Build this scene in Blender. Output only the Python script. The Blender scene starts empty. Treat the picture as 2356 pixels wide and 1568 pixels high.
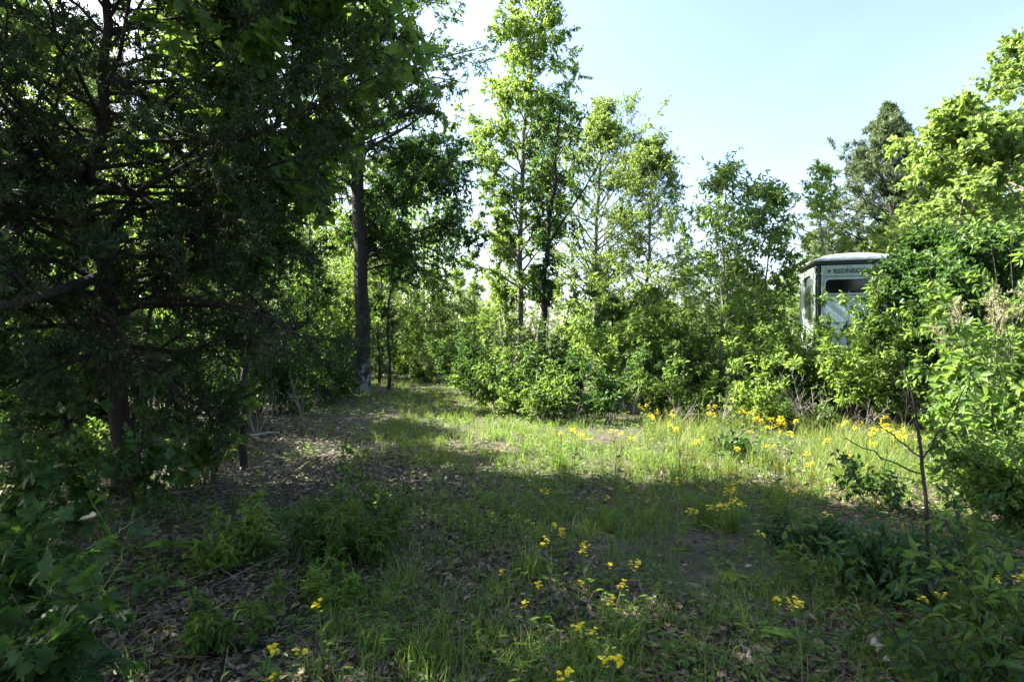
import bpy, math
import numpy as np

# ------------------------------------------------------------------ camera, world, sun, exposure
S = bpy.context.scene
COL = S.collection
CAMZ = 1.5
cam = bpy.data.cameras.new("camera"); cam.lens = 20; cam.sensor_width = 36
cam.clip_start = 0.05; cam.clip_end = 2000
co = bpy.data.objects.new("camera", cam); COL.objects.link(co)
co.location = (0, 0, CAMZ); co.rotation_euler = (math.radians(90), 0, 0)
S.camera = co

SUN_AZ, SUN_EL = -70.0, 42.0          # azimuth from +Y (view direction), negative = left
W = bpy.data.worlds.new("World"); S.world = W; W.use_nodes = True
nt = W.node_tree; bg = nt.nodes["Background"]
sky = nt.nodes.new("ShaderNodeTexSky"); sky.sky_type = 'NISHITA'; sky.sun_disc = False
sky.sun_elevation = math.radians(SUN_EL); sky.sun_rotation = math.radians(SUN_AZ)
sky.air_density = 1.0; sky.dust_density = 2.6; sky.ozone_density = 1.0
_tc = nt.nodes.new("ShaderNodeTexCoord"); _mp = nt.nodes.new("ShaderNodeMapping"); _mp.inputs['Scale'].default_value = (1, 1, 3.2); _mp.inputs['Rotation'].default_value = (.15, .25, .4)
_nz = nt.nodes.new("ShaderNodeTexNoise"); _nz.inputs['Scale'].default_value = 1.7; _nz.inputs['Detail'].default_value = 7; _nz.inputs['Roughness'].default_value = .55; _nz.inputs['Distortion'].default_value = .6
_rp = nt.nodes.new("ShaderNodeMapRange"); _rp.inputs[1].default_value = .46; _rp.inputs[2].default_value = .8; _rp.inputs[4].default_value = .2
_mx = nt.nodes.new("ShaderNodeMix"); _mx.data_type = 'RGBA'; _mx.inputs[7].default_value = (3.0, 3.1, 3.2, 1)     # thin high cloud
nt.links.new(_tc.outputs['Generated'], _mp.inputs[0]); nt.links.new(_mp.outputs[0], _nz.inputs[0]); nt.links.new(_nz.outputs[0], _rp.inputs[0])
nt.links.new(_rp.outputs[0], _mx.inputs[0]); nt.links.new(sky.outputs[0], _mx.inputs[6]); nt.links.new(_mx.outputs[2], bg.inputs[0]); bg.inputs[1].default_value = 0.066
sl = bpy.data.lights.new("sun", 'SUN'); sl.energy = 5.0; sl.angle = math.radians(0.5); sl.color = (1, .93, .8)
so = bpy.data.objects.new("sun", sl); COL.objects.link(so)
so.rotation_euler = (math.radians(90 - SUN_EL), 0, math.radians(180 - SUN_AZ))
S.view_settings.view_transform = 'Standard'; S.view_settings.look = 'None'
S.view_settings.gamma = 1; S.view_settings.exposure = 2.85
S.cycles.max_bounces = 8; S.cycles.diffuse_bounces = 4; S.cycles.transmission_bounces = 5
S.cycles.glossy_bounces = 2; S.cycles.sample_clamp_indirect = 4

# ------------------------------------------------------------------ helpers
F = 1309.0
def wx(px, D): return (px - 1178) / F * D
def wz(py, D): return CAMZ + (784 - py) / F * D
def gh(x, y):
    x = np.asarray(x, float); y = np.asarray(y, float)
    return (.035*np.sin(x*.9+.5)*np.cos(y*.7) + .05*np.sin(x*.31+y*.23+1) - .03
            + .02*np.sin(x*2.3+y*1.7) + .012*np.sin(4.1*x-3.3*y))
def nrm(v): return v / np.maximum(np.linalg.norm(v, axis=-1, keepdims=True), 1e-9)
def smooth_noise(x, y, seed, sc):
    r = np.random.default_rng(seed); o = np.zeros_like(x)
    for k in range(6):
        a = r.uniform(0, 6.28); f = sc*r.uniform(.6, 2.2); p = r.uniform(0, 6.28)
        o += np.sin((x*math.cos(a)+y*math.sin(a))*f+p + 1.5*np.sin((x*math.sin(a)-y*math.cos(a))*f*.7+p))
    return o/3.2

class MB:
    """collects vertex / face groups and links them as ONE mesh object"""
    def __init__(s): s.v = []; s.f = []; s.t = []; s.n = 0; s.mi = []
    def add(s, V, Fc, tint=.5, mi=0):
        V = np.asarray(V, float).reshape(-1, 3); Fc = np.asarray(Fc, np.int64)
        if len(V) == 0: return s
        s.v.append(V); s.f.append(Fc + s.n); s.n += len(V)
        s.t.append(np.broadcast_to(np.asarray(tint, float), (len(V),))); s.mi.append(mi)
        return s
    def mesh(s, name, mats, smooth=False):
        me = bpy.data.meshes.new(name)
        V = np.concatenate(s.v).astype(np.float32); T = np.concatenate(s.t).astype(np.float32)
        loops = np.concatenate([f.reshape(-1) for f in s.f]).astype(np.int32)
        tot = np.concatenate([np.full(len(f), f.shape[1]) for f in s.f]).astype(np.int32)
        mi = np.concatenate([np.full(len(f), m) for f, m in zip(s.f, s.mi)]).astype(np.int32)
        st = np.concatenate([[0], np.cumsum(tot)[:-1]]).astype(np.int32)
        me.vertices.add(len(V)); me.vertices.foreach_set("co", V.reshape(-1))
        me.loops.add(len(loops)); me.loops.foreach_set("vertex_index", loops)
        me.polygons.add(len(tot)); me.polygons.foreach_set("loop_start", st)
        me.polygons.foreach_set("material_index", mi)
        if smooth: me.polygons.foreach_set("use_smooth", np.ones(len(tot), bool))
        a = me.attributes.new("tint", 'FLOAT', 'POINT'); a.data.foreach_set("value", T)
        for m in (mats if isinstance(mats, (list, tuple)) else [mats]): me.materials.append(m)
        me.update(calc_edges=True)
        return me
    def build(s, name, mats, parent=None, smooth=False):
        o = bpy.data.objects.new(name, s.mesh(name, mats, smooth)); COL.objects.link(o)
        if parent: o.parent = parent
        return o

def tag(o, label=None, cat=None, group=None, kind=None):
    if label: o["label"] = label
    if cat: o["category"] = cat
    if group: o["group"] = group
    if kind: o["kind"] = kind
    return o
def thing(name, label, cat, loc=(0, 0, 0), rz=0, group=None):
    o = bpy.data.objects.new(name, None); COL.objects.link(o); o.empty_display_size = .1
    o.location = loc; o.rotation_euler = (0, 0, rz)
    return tag(o, label, cat, group)
def dup(root, loc, rz=0, sc=1, label=None, group=None, tilt=(0, 0)):
    r = root.copy(); COL.objects.link(r); r.location = loc; r.rotation_euler = (tilt[0], tilt[1], rz)
    r.scale = (sc, sc, sc) if np.isscalar(sc) else sc
    if label: r["label"] = label
    if group: r["group"] = group
    for c in root.children:
        k = c.copy(); COL.objects.link(k); k.parent = r
        for g in c.children:
            q = g.copy(); COL.objects.link(q); q.parent = k
    return r

def tubes(P, R, sides=5, noise=0, rng=None):
    N, K, _ = P.shape
    T = np.empty_like(P); T[:, 1:-1] = P[:, 2:]-P[:, :-2]; T[:, 0] = P[:, 1]-P[:, 0]; T[:, -1] = P[:, -1]-P[:, -2]
    T = nrm(T)
    A = nrm(P[:, -1]-P[:, 0])
    ref = np.where(np.abs(A[:, 2:3]) > .8, np.array([[1., 0, 0]]), np.array([[0, 0, 1.]]))[:, None, :]
    U = nrm(np.cross(T, np.broadcast_to(ref, T.shape))); Vv = np.cross(T, U)
    a = np.arange(sides)*2*np.pi/sides
    rr = R[:, :, None]*np.ones(sides)
    if noise: rr = rr*(1+noise*rng.standard_normal(rr.shape))
    V = P[:, :, None, :] + rr[..., None]*(np.cos(a)[:, None]*U[:, :, None, :]+np.sin(a)[:, None]*Vv[:, :, None, :])
    b = (np.arange(N)*K*sides)[:, None, None] + (np.arange(K-1)*sides)[None, :, None]
    i = np.arange(sides)[None, None, :]; j = (i+1) % sides
    f = np.stack([b+i, b+j, b+sides+j, b+sides+i], -1).reshape(-1, 4)
    return V.reshape(-1, 3), f

def resample(P, K):
    P = np.asarray(P, float); d = np.concatenate([[0], np.cumsum(np.linalg.norm(np.diff(P, axis=0), axis=1))])
    t = np.linspace(0, d[-1], K)
    return np.stack([np.interp(t, d, P[:, k]) for k in range(3)], 1)

def sprout(P, R, n, rng, t0=.2, t1=1., ang=50, L=1., Lj=.3, K=5, rr=.5, up=0., droop=0., wander=.1, flat=False, taper=.5, tipr=.15):
    N, Kp, _ = P.shape
    idx = np.repeat(np.arange(N), n)
    t = t0+(t1-t0)*((np.tile(np.arange(n), N)+rng.random(N*n))/n)
    s = np.clip(t, 0, .999)*(Kp-1); i = s.astype(int); f = (s-i)[:, None]
    p = P[idx, i]*(1-f)+P[idx, i+1]*f
    tan = nrm(P[idx, i+1]-P[idx, i])
    r = R[idx, i]*(1-f[:, 0])+R[idx, i+1]*f[:, 0]
    if flat:
        u = nrm(np.cross(tan, np.array([0, 0, 1.]))+rng.standard_normal(tan.shape)*.15)
        perp = u*np.where(np.arange(N*n) % 2 == 0, 1, -1)[:, None] + np.array([0, 0, .15])*rng.standard_normal((N*n, 1))
    else:
        u = nrm(np.cross(tan, nrm(rng.standard_normal(tan.shape)))); v = np.cross(tan, u)
        az = np.arange(N*n)*2.4+rng.uniform(-.6, .6, N*n)
        perp = np.cos(az)[:, None]*u+np.sin(az)[:, None]*v
    a = np.radians(ang+rng.uniform(-12, 12, N*n))[:, None]
    d = nrm(np.cos(a)*tan+np.sin(a)*nrm(perp)+np.array([0, 0, up]))
    LL = (np.asarray(L)[idx] if np.ndim(L) else L)*(1-taper*(t-t0)/max(t1-t0, 1e-6))*(1+Lj*rng.uniform(-1, 1, N*n))
    Q = np.empty((N*n, K, 3)); Q[:, 0] = p
    for k in range(1, K):
        d = nrm(d+wander*rng.standard_normal(d.shape)+np.array([0, 0, -droop]))
        Q[:, k] = Q[:, k-1]+d*(LL/(K-1))[:, None]
    RR = (r*rr)[:, None]*np.linspace(1, tipr, K)[None]
    return Q, RR, LL, t

LANCE = (np.array([(0,0,0),(.16,.3,.09),(.12,.68,.03),(0,1,-.17),(-.13,.66,.06),(-.15,.28,.08)], float), np.array([(0,1,2,3),(0,3,4,5)]))
OVAL = (np.array([(0,0,0),(.26,.26,.12),(.23,.66,.05),(0,1,-.16),(-.24,.63,.08),(-.25,.3,.11)], float), np.array([(0,1,2,3),(0,3,4,5)]))
DIAM = (np.array([(0,0,0),(.26,.45,.05),(0,1,-.04),(-.26,.45,.05)], float), np.array([(0,1,2,3)]))
_h = [(0,0,0),(.1,.14,.02),(.36,.08,.05),(.27,.3,.05),(.5,.5,.07),(.2,.56,.03),(.2,.8,.03),(0,1,-.06)]
LOBED = (np.array(_h+[(-x,y,z) for x,y,z in _h[1:-1]], float), np.array([(0,1,2,3,4,5,6,7),(0,7,13,12,11,10,9,8)]))
NEEDLE = (np.array([(0,0,0),(.12,.4,.03),(0,1,0),(-.12,.4,.03)], float), np.array([(0,1,2,3)]))

def leafset(mb, tpl, pos, d, n, size, tint, mi=0):
    V0, F0 = tpl; N = len(pos)
    if N == 0: return
    d = nrm(d); n = nrm(n-(n*d).sum(1, keepdims=True)*d); s = np.cross(d, n)
    V = pos[:, None, :] + size[:, None, None]*(V0[None, :, 0:1]*s[:, None, :]+V0[None, :, 1:2]*d[:, None, :]+V0[None, :, 2:3]*n[:, None, :])
    Fc = (F0[None]+(np.arange(N)*len(V0))[:, None, None]).reshape(-1, F0.shape[1])
    mb.add(V, Fc, np.repeat(tint, len(V0)), mi)

def foliage(mb, P, R, n, rng, tpl=LANCE, size=.1, droop=.3, spread=.9, upn=1., t0=.1, keep=1., mi=0, tmix=None):
    N, K, _ = P.shape
    idx = np.repeat(np.arange(N), n)
    t = t0+(1-t0)*rng.random(N*n)
    s = np.clip(t, 0, .999)*(K-1); i = s.astype(int); f = (s-i)[:, None]
    p = P[idx, i]*(1-f)+P[idx, i+1]*f
    tan = nrm(P[idx, i+1]-P[idx, i])
    d = tan*.6+spread*nrm(rng.standard_normal(tan.shape))+np.array([0, 0, -droop])
    nn = np.array([0, 0, upn])+.7*rng.standard_normal(tan.shape)
    base = (rng.random(N)*.6)[idx]
    ti = np.clip(base+.4*rng.random(N*n), 0, 1)
    leafset(mb, tpl, p, d, nn, size*rng.uniform(.65, 1.25, N*n), ti, mi)

# ------------------------------------------------------------------ materials
def newmat(name):
    m = bpy.data.materials.new(name); m.use_nodes = True; t = m.node_tree; t.nodes.clear()
    out = t.nodes.new("ShaderNodeOutputMaterial"); return m, t, out
def ramp(t, fac, stops):
    r = t.nodes.new("ShaderNodeValToRGB"); e = r.color_ramp.elements
    while len(e) < len(stops): e.new(.5)
    for q, (p, c) in zip(e, stops): q.position = p; q.color = (*c, 1)
    t.links.new(fac, r.inputs[0]); return r.outputs[0]
def leafmat(name, dark, light, trans, tf=.45, rough=.5):
    m, t, out = newmat(name)
    at = t.nodes.new("ShaderNodeAttribute"); at.attribute_name = "tint"
    oi = t.nodes.new("ShaderNodeObjectInfo")
    ad = t.nodes.new("ShaderNodeMath"); ad.operation = 'MULTIPLY_ADD'; ad.inputs[1].default_value = .22; t.links.new(oi.outputs['Random'], ad.inputs[0]); t.links.new(at.outputs['Fac'], ad.inputs[2])
    sb = t.nodes.new("ShaderNodeMath"); sb.operation = 'SUBTRACT'; sb.inputs[1].default_value = .11; t.links.new(ad.outputs[0], sb.inputs[0])
    c = ramp(t, sb.outputs[0], [(0, dark), (1, light)])
    c2 = ramp(t, sb.outputs[0], [(0, tuple(.6*x for x in trans)), (1, trans)])
    tc = t.nodes.new("ShaderNodeTexCoord"); nz = t.nodes.new("ShaderNodeTexNoise"); nz.inputs['Scale'].default_value = 38; nz.inputs['Detail'].default_value = 3
    t.links.new(tc.outputs['Object'], nz.inputs[0])
    hs = t.nodes.new("ShaderNodeHueSaturation"); mr = t.nodes.new("ShaderNodeMapRange"); mr.inputs[1].default_value = .3; mr.inputs[2].default_value = .7; mr.inputs[3].default_value = .62; mr.inputs[4].default_value = 1.3
    t.links.new(nz.outputs[0], mr.inputs[0]); t.links.new(mr.outputs[0], hs.inputs['Value']); t.links.new(c, hs.inputs['Color']); c = hs.outputs[0]
    p = t.nodes.new("ShaderNodeBsdfPrincipled"); t.links.new(c, p.inputs['Base Color']); p.inputs['Roughness'].default_value = rough
    p.inputs['Specular IOR Level'].default_value = .35
    tr = t.nodes.new("ShaderNodeBsdfTranslucent"); t.links.new(c2, tr.inputs[0])
    mx = t.nodes.new("ShaderNodeMixShader"); mx.inputs[0].default_value = tf
    t.links.new(p.outputs[0], mx.inputs[1]); t.links.new(tr.outputs[0], mx.inputs[2]); t.links.new(mx.outputs[0], out.inputs[0])
    return m
def barkmat(name, c1, c2, lichen=None, sc=14, lsc=3.0, lth=.56, ltop=None):
    m, t, out = newmat(name)
    tc = t.nodes.new("ShaderNodeTexCoord"); mp = t.nodes.new("ShaderNodeMapping"); mp.inputs['Scale'].default_value = (1, 1, .22)
    t.links.new(tc.outputs['Object'], mp.inputs[0])
    n1 = t.nodes.new("ShaderNodeTexNoise"); n1.inputs['Scale'].default_value = sc; n1.inputs['Detail'].default_value = 6; n1.inputs['Roughness'].default_value = .7
    vo = t.nodes.new("ShaderNodeTexVoronoi"); vo.feature = 'DISTANCE_TO_EDGE'; vo.inputs['Scale'].default_value = sc*1.6
    t.links.new(mp.outputs[0], n1.inputs[0]); t.links.new(mp.outputs[0], vo.inputs[0])
    c = ramp(t, n1.outputs[0], [(.3, c1), (.7, c2)])
    if lichen:
        n2 = t.nodes.new("ShaderNodeTexNoise"); n2.inputs['Scale'].default_value = lsc; n2.inputs['Detail'].default_value = 8; n2.inputs['Roughness'].default_value = .75
        t.links.new(tc.outputs['Object'], n2.inputs[0])
        k = n2.outputs[0] if ltop else ramp(t, n2.outputs[0], [(lth-.02, (0, 0, 0)), (lth+.03, (1, 1, 1))])
        if ltop:      # plates of lichen grow on the lower bole only
            sx = t.nodes.new("ShaderNodeSeparateXYZ"); t.links.new(tc.outputs['Object'], sx.inputs[0]); mr = t.nodes.new("ShaderNodeMapRange")
            mr.inputs[1].default_value = ltop*1.15; mr.inputs[2].default_value = ltop*.15; t.links.new(sx.outputs[2], mr.inputs[0])
            mm = t.nodes.new("ShaderNodeMath"); mm.operation = 'MULTIPLY'; t.links.new(mr.outputs[0], mm.inputs[0]); t.links.new(k, mm.inputs[1]); k = ramp(t, mm.outputs[0], [(lth, (0, 0, 0)), (lth+.04, (1, 1, 1))])
        mx = t.nodes.new("ShaderNodeMix"); mx.data_type = 'RGBA'; t.links.new(k, mx.inputs[0]); t.links.new(c, mx.inputs[6]); mx.inputs[7].default_value = (*lichen, 1); c = mx.outputs[2]
    p = t.nodes.new("ShaderNodeBsdfPrincipled"); t.links.new(c, p.inputs['Base Color']); p.inputs['Roughness'].default_value = .9
    mul = t.nodes.new("ShaderNodeMath"); mul.operation = 'MULTIPLY_ADD'; mul.inputs[1].default_value = 1.5; t.links.new(vo.outputs[0], mul.inputs[0]); t.links.new(n1.outputs[0], mul.inputs[2])
    b = t.nodes.new("ShaderNodeBump"); b.inputs['Strength'].default_value = 1; b.inputs['Distance'].default_value = .05
    t.links.new(mul.outputs[0], b.inputs['Height']); t.links.new(b.outputs[0], p.inputs['Normal']); t.links.new(p.outputs[0], out.inputs[0])
    return m
def plain(name, c, rough=.6, spec=.5, c2=None, sc=6):
    m, t, out = newmat(name)
    p = t.nodes.new("ShaderNodeBsdfPrincipled"); p.inputs['Roughness'].default_value = rough; p.inputs['Specular IOR Level'].default_value = spec
    n = t.nodes.new("ShaderNodeTexNoise"); n.inputs['Scale'].default_value = sc; n.inputs['Detail'].default_value = 5
    tc = t.nodes.new("ShaderNodeTexCoord"); t.links.new(tc.outputs['Object'], n.inputs[0])
    t.links.new(ramp(t, n.outputs[0], [(.35, c), (.7, c2 or tuple(.8*x for x in c))]), p.inputs['Base Color'])
    t.links.new(p.outputs[0], out.inputs[0]); return m

M = dict(
  mid=leafmat('leaf_green', (.03,.068,.016), (.12,.2,.045), (.24,.4,.06), .48),
  dark=leafmat('leaf_deep_green', (.018,.05,.014), (.055,.12,.03), (.1,.22,.03), .42),
  bright=leafmat('leaf_fresh_green', (.06,.12,.02), (.19,.3,.06), (.33,.5,.08), .5),
  yellow=leafmat('leaf_yellow_green', (.075,.135,.03), (.19,.28,.07), (.32,.46,.09), .48),
  blue=leafmat('leaf_bluish_green', (.018,.055,.018), (.05,.12,.042), (.08,.2,.04), .38, .45),
  cedar=leafmat('cedar_sprays', (.018,.04,.014), (.055,.085,.03), (.05,.09,.02), .25, .7),
  cedarlit=leafmat('cedar_sprays_grey', (.05,.085,.04), (.19,.25,.13), (.14,.2,.07), .3, .7),  # paler copy of the cedar sprays, the sunlit look put into the colour
  brownleaf=leafmat('dead_leaves', (.09,.055,.03), (.3,.2,.12), (.2,.13,.06), .25, .8),
  litter=leafmat('litter_leaves', (.03,.022,.016), (.34,.25,.18), (.07,.045,.03), .12, .62),
  grass=leafmat('grass_blades', (.03,.075,.014), (.17,.26,.05), (.26,.42,.06), .45, .5),
  straw=leafmat('straw_blades', (.2,.19,.07), (.42,.38,.17), (.3,.26,.1), .3, .7),
  petal=leafmat('yellow_petals', (.72,.52,.01), (.88,.72,.02), (.85,.68,.02), .3, .6),
  buff=leafmat('buff_blossom', (.22,.22,.11), (.48,.45,.28), (.28,.3,.14), .3, .8),
  stemg=plain('green_stem', (.1,.17,.04), .6, .3, (.16,.2,.06)),
  bark=barkmat('bark_brown', (.018,.014,.011), (.075,.058,.045)),
  barkd=barkmat('bark_dark', (.008,.007,.006), (.035,.028,.022)),
  barkg=barkmat('bark_grey', (.09,.085,.075), (.24,.225,.2), sc=20),
  barkp=barkmat('bark_pale', (.2,.19,.16), (.48,.45,.4), sc=20),  # bark whitened to stand for sun on the trunks
  barko=barkmat('bark_patchy_lichen', (.012,.01,.008), (.05,.042,.034), lichen=(.3,.31,.27), sc=16, lsc=2.6, lth=.47, ltop=3.4),
  barkc=barkmat('bark_cedar', (.01,.008,.006), (.045,.03,.023), sc=22),
  twig=plain('dead_twig', (.09,.075,.065), .8, .2, (.22,.19,.165), 9),
  twigp=plain('bleached_stick', (.34,.31,.28), .8, .2, (.2,.17,.15), 9),
)

# ------------------------------------------------------------------ ground
def build_ground():
    a = np.concatenate([-np.geomspace(600, 26, 22), np.linspace(-25, 25, 251), np.geomspace(26, 600, 22)])
    X, Y = np.meshgrid(a, a+10); Z = gh(X, Y)
    n = len(a); i = np.arange(n-1); I, J = np.meshgrid(i, i); b = (J*n+I).reshape(-1)
    mb = MB().add(np.stack([X, Y, Z], -1), np.stack([b, b+1, b+n+1, b+n], 1))
    m, t, out = newmat('forest_soil')
    tc = t.nodes.new("ShaderNodeTexCoord")
    def noise(s, d=8, r=.65):
        n = t.nodes.new("ShaderNodeTexNoise"); n.inputs['Scale'].default_value = s; n.inputs['Detail'].default_value = d; n.inputs['Roughness'].default_value = r
        t.links.new(tc.outputs['Object'], n.inputs[0]); return n.outputs[0]
    c1 = ramp(t, noise(24), [(.3, (.025, .018, .013)), (.5, (.06, .045, .032)), (.72, (.15, .115, .085))])
    c2 = ramp(t, noise(38), [(.3, (.016, .03, .008)), (.7, (.06, .085, .025))])
    k = ramp(t, noise(1.1), [(.4, (0, 0, 0)), (.55, (1, 1, 1))])
    mx = t.nodes.new("ShaderNodeMix"); mx.data_type = 'RGBA'; t.links.new(k, mx.inputs[0]); t.links.new(c1, mx.inputs[6]); t.links.new(c2, mx.inputs[7])
    p = t.nodes.new("ShaderNodeBsdfPrincipled"); p.inputs['Roughness'].default_value = .95; t.links.new(mx.outputs[2], p.inputs['Base Color'])
    b = t.nodes.new("ShaderNodeBump"); b.inputs['Strength'].default_value = 1; b.inputs['Distance'].default_value = .03
    t.links.new(noise(45), b.inputs['Height']); t.links.new(b.outputs[0], p.inputs['Normal']); t.links.new(p.outputs[0], out.inputs[0])
    tag(mb.build("ground", m, smooth=True), kind="structure")
build_ground()

def path_x(D):   # centre line of the worn track
    return np.interp(D, [0, 4, 8, 12, 16, 20, 24], [-.1, -.3, -.7, -1.2, -2.2, -3.4, -5.0])
def scatter(n, D0, D1, rng, xl=-1.02, xr=1.02, pad=1.2):
    D = D0*(D1/D0)**rng.random(n)
    x = (xl*D-pad)+((xr-xl)*D+2*pad)*rng.random(n)
    return x, D

def leaf_litter():
    rng = np.random.default_rng(11); mb = MB()
    x, D = scatter(170000, 1.1, 22, rng)
    nz = smooth_noise(x, D, 3, 1.3)
    sunny = np.clip(1-np.hypot((x-3.6)/3.6, (D-9)/3.4), 0, 1)
    keep = rng.random(len(x)) < np.clip(.5+.45*nz+.25*(x < -1.2)-.5*sunny-.2*(D > 9)+.3*((x > .6) & (D < 3.3)), .06, 1)
    x, D = x[keep], D[keep]; N = len(x)
    p = np.stack([x, D, gh(x, D)+rng.uniform(.004, .035, N)], 1)
    a = rng.uniform(0, 6.28, N); d = np.stack([np.cos(a), np.sin(a), rng.uniform(-.35, .45, N)], 1)
    n = np.array([0, 0, 1.])+.45*rng.standard_normal((N, 3))
    sz = rng.uniform(.018, .055, N); ti = np.clip(rng.beta(1.6, 3.2, N), 0, 1)
    curl = [(.0,0,.0),(.1,.14,.05),(.3,.1,.14),(.2,.3,.07),(.33,.5,.16),(.14,.56,.06),(.15,.8,.1),(0,1,.12)]
    LIT = (np.array(curl+[(-u,v,w) for u,v,w in curl[1:-1]], float), LOBED[1])
    near = D < 5
    leafset(mb, LIT, p[near], d[near], n[near], sz[near], ti[near])
    OV = OVAL[0].copy(); OV[:, 2] = [0, .12, .13, .1, .1, .12]
    leafset(mb, (OV, OVAL[1]), p[~near], d[~near], n[~near], sz[~near]*1.25, ti[~near])
    tag(mb.build("leaf_litter", M['litter']), "brown and grey dead leaves scattered over the forest floor", "leaf litter", kind="stuff")

def small_twigs():
    rng = np.random.default_rng(12)
    x, D = scatter(5200, 1.2, 16, rng)
    k = rng.random(len(x)) < np.where((x < path_x(D)-.3), .95, .3); x, D = x[k], D[k]; N = len(x)
    a = rng.normal(.1, .7, N); L = rng.uniform(.06, .38, N)*np.where(x < -1, 1.3, 1)
    P = np.empty((N, 4, 3)); d = np.stack([np.cos(a), np.sin(a), rng.normal(.02, .06, N)], 1)
    P[:, 0] = np.stack([x, D, gh(x, D)+.012], 1)
    for k in range(1, 4):
        d = nrm(d+.4*rng.standard_normal(d.shape)*np.array([1, 1, .3])); P[:, k] = P[:, k-1]+d*(L/3)[:, None]
        P[:, k, 2] = np.maximum(P[:, k, 2], gh(P[:, k, 0], P[:, k, 1])+.008)
    R = rng.uniform(.0015, .005, N)[:, None]*np.array([1, .9, .7, .4])
    tag(MB().add(*tubes(P, R, 4)).build("twig_litter", M['twig']), "thin fallen twigs strewn among the dead leaves", "twig litter", kind="stuff")

def blades(mb, x, D, h, w, rng, mi=0, lean=.45, tint=None):
    N = len(x); a = rng.uniform(0, 6.28, N); b = rng.uniform(0, 6.28, N)
    o = np.stack([np.cos(a), np.sin(a), np.zeros(N)], 1); sd = np.stack([-np.sin(b), np.cos(b), np.zeros(N)], 1)
    base = np.stack([x, D, gh(x, D)-.005], 1); le = (lean*rng.uniform(.2, 1.6, N))[:, None]
    V = np.empty((N, 7, 3)); h = h[:, None]; w = w[:, None]; up = np.array([0, 0, 1.])
    for k, (s, ww) in enumerate(((0, 1), (.4, .9), (.75, .6))):
        c = base+up*h*(s-.25*le*s*s)+o*h*le*s*s
        V[:, 2*k] = c-sd*w*ww/2; V[:, 2*k+1] = c+sd*w*ww/2
    V[:, 6] = base+up*h*(1-.3*le)+o*h*le
    off = np.arange(N)*7; t = rng.random(N) if tint is None else tint
    q = np.concatenate([np.stack([off, off+1, off+3, off+2], 1), np.stack([off+2, off+3, off+5, off+4], 1)])
    tt = np.repeat(t, 7); mb.add(V, q, tt, mi); mb.f.append(np.stack([off+4, off+5, off+6], 1)+mb.n-7*N); mb.mi.append(mi)

def grass():
    rng = np.random.default_rng(13); mb = MB()
    x, D = scatter(22000, 1.2, 26, rng)
    sunny = np.clip(1.5-1.4*np.hypot((x-3.9)/4.0, (D-8.6)/3.6), 0, 1)
    sunny = sunny*np.clip(.75+.6*smooth_noise(x, D, 17, 2.6), .15, 1.2)
    onpath = np.exp(-((x-path_x(D))/(1.1+.03*D))**2)
    nz = smooth_noise(x, D, 5, 1.6)
    den = np.where(D < 6, .1, .2)+.42*np.clip(nz, -1, 1)+.9*sunny+onpath*np.where(D > 7, .8, .15)+.12*(x > -1)*(D < 7)
    den = np.where((x < -1.6) & (D < 14) & (onpath < .3), den*.18, den)
    k = rng.random(len(x)) < np.clip(den, .02, 1); x, D, sunny, onpath = x[k], D[k], sunny[k], onpath[k]
    nb = 17; N = len(x); r = rng.uniform(.015, .08, N)
    X = np.repeat(x, nb)+np.repeat(r, nb)*rng.standard_normal(N*nb); Y = np.repeat(D, nb)+np.repeat(r, nb)*rng.standard_normal(N*nb)
    hh = np.repeat(rng.uniform(.06, .19, N)+sunny*rng.uniform(.0, .36, N)+.05*onpath*(D > 8), nb)*rng.uniform(.5, 1.2, N*nb)
    ww = rng.uniform(.003, .0065, N*nb)*np.clip(.8+.05*np.repeat(D, nb), 1, 2)
    dry = rng.random(N*nb) < (.14+.13*np.repeat(sunny, nb))
    blades(mb, X[~dry], Y[~dry], hh[~dry], ww[~dry], rng, 0)
    blades(mb, X[dry], Y[dry], hh[dry]*1.1, ww[dry]*.7, rng, 1, .6)
    tag(mb.build("grass", [M['grass'], M['straw']]), "thin green and straw coloured grass on the track and in the clearing", "grass", kind="stuff")

def forbs():
    """tiny broadleaf ground cover nobody could count"""
    rng = np.random.default_rng(14); mb = MB()
    x, D = scatter(14000, 1.2, 24, rng)
    nz = smooth_noise(x, D, 9, 1.9); k = rng.random(len(x)) < np.clip(.4+.6*nz, .05, .95); x, D = x[k], D[k]; N = len(x); n = 9
    X = np.repeat(x, n)+.05*rng.standard_normal(N*n); Y = np.repeat(D, n)+.05*rng.standard_normal(N*n)
    p = np.stack([X, Y, gh(X, Y)+rng.uniform(.01, .1, N*n)], 1); a = rng.uniform(0, 6.28, N*n)
    d = np.stack([np.cos(a), np.sin(a), rng.uniform(-.1, .5, N*n)], 1)
    leafset(mb, LANCE, p, d, np.array([0, 0, 1.])+.4*rng.standard_normal(p.shape), rng.uniform(.025, .06, N*n)*np.clip(.7+.05*np.repeat(D, n), 1, 2), rng.random(N*n))
    tag(mb.build("ground_cover", M['mid']), "tiny green weeds sprouting through the dead leaves", "ground cover", kind="stuff")
leaf_litter(); small_twigs(); grass(); forbs()

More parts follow.
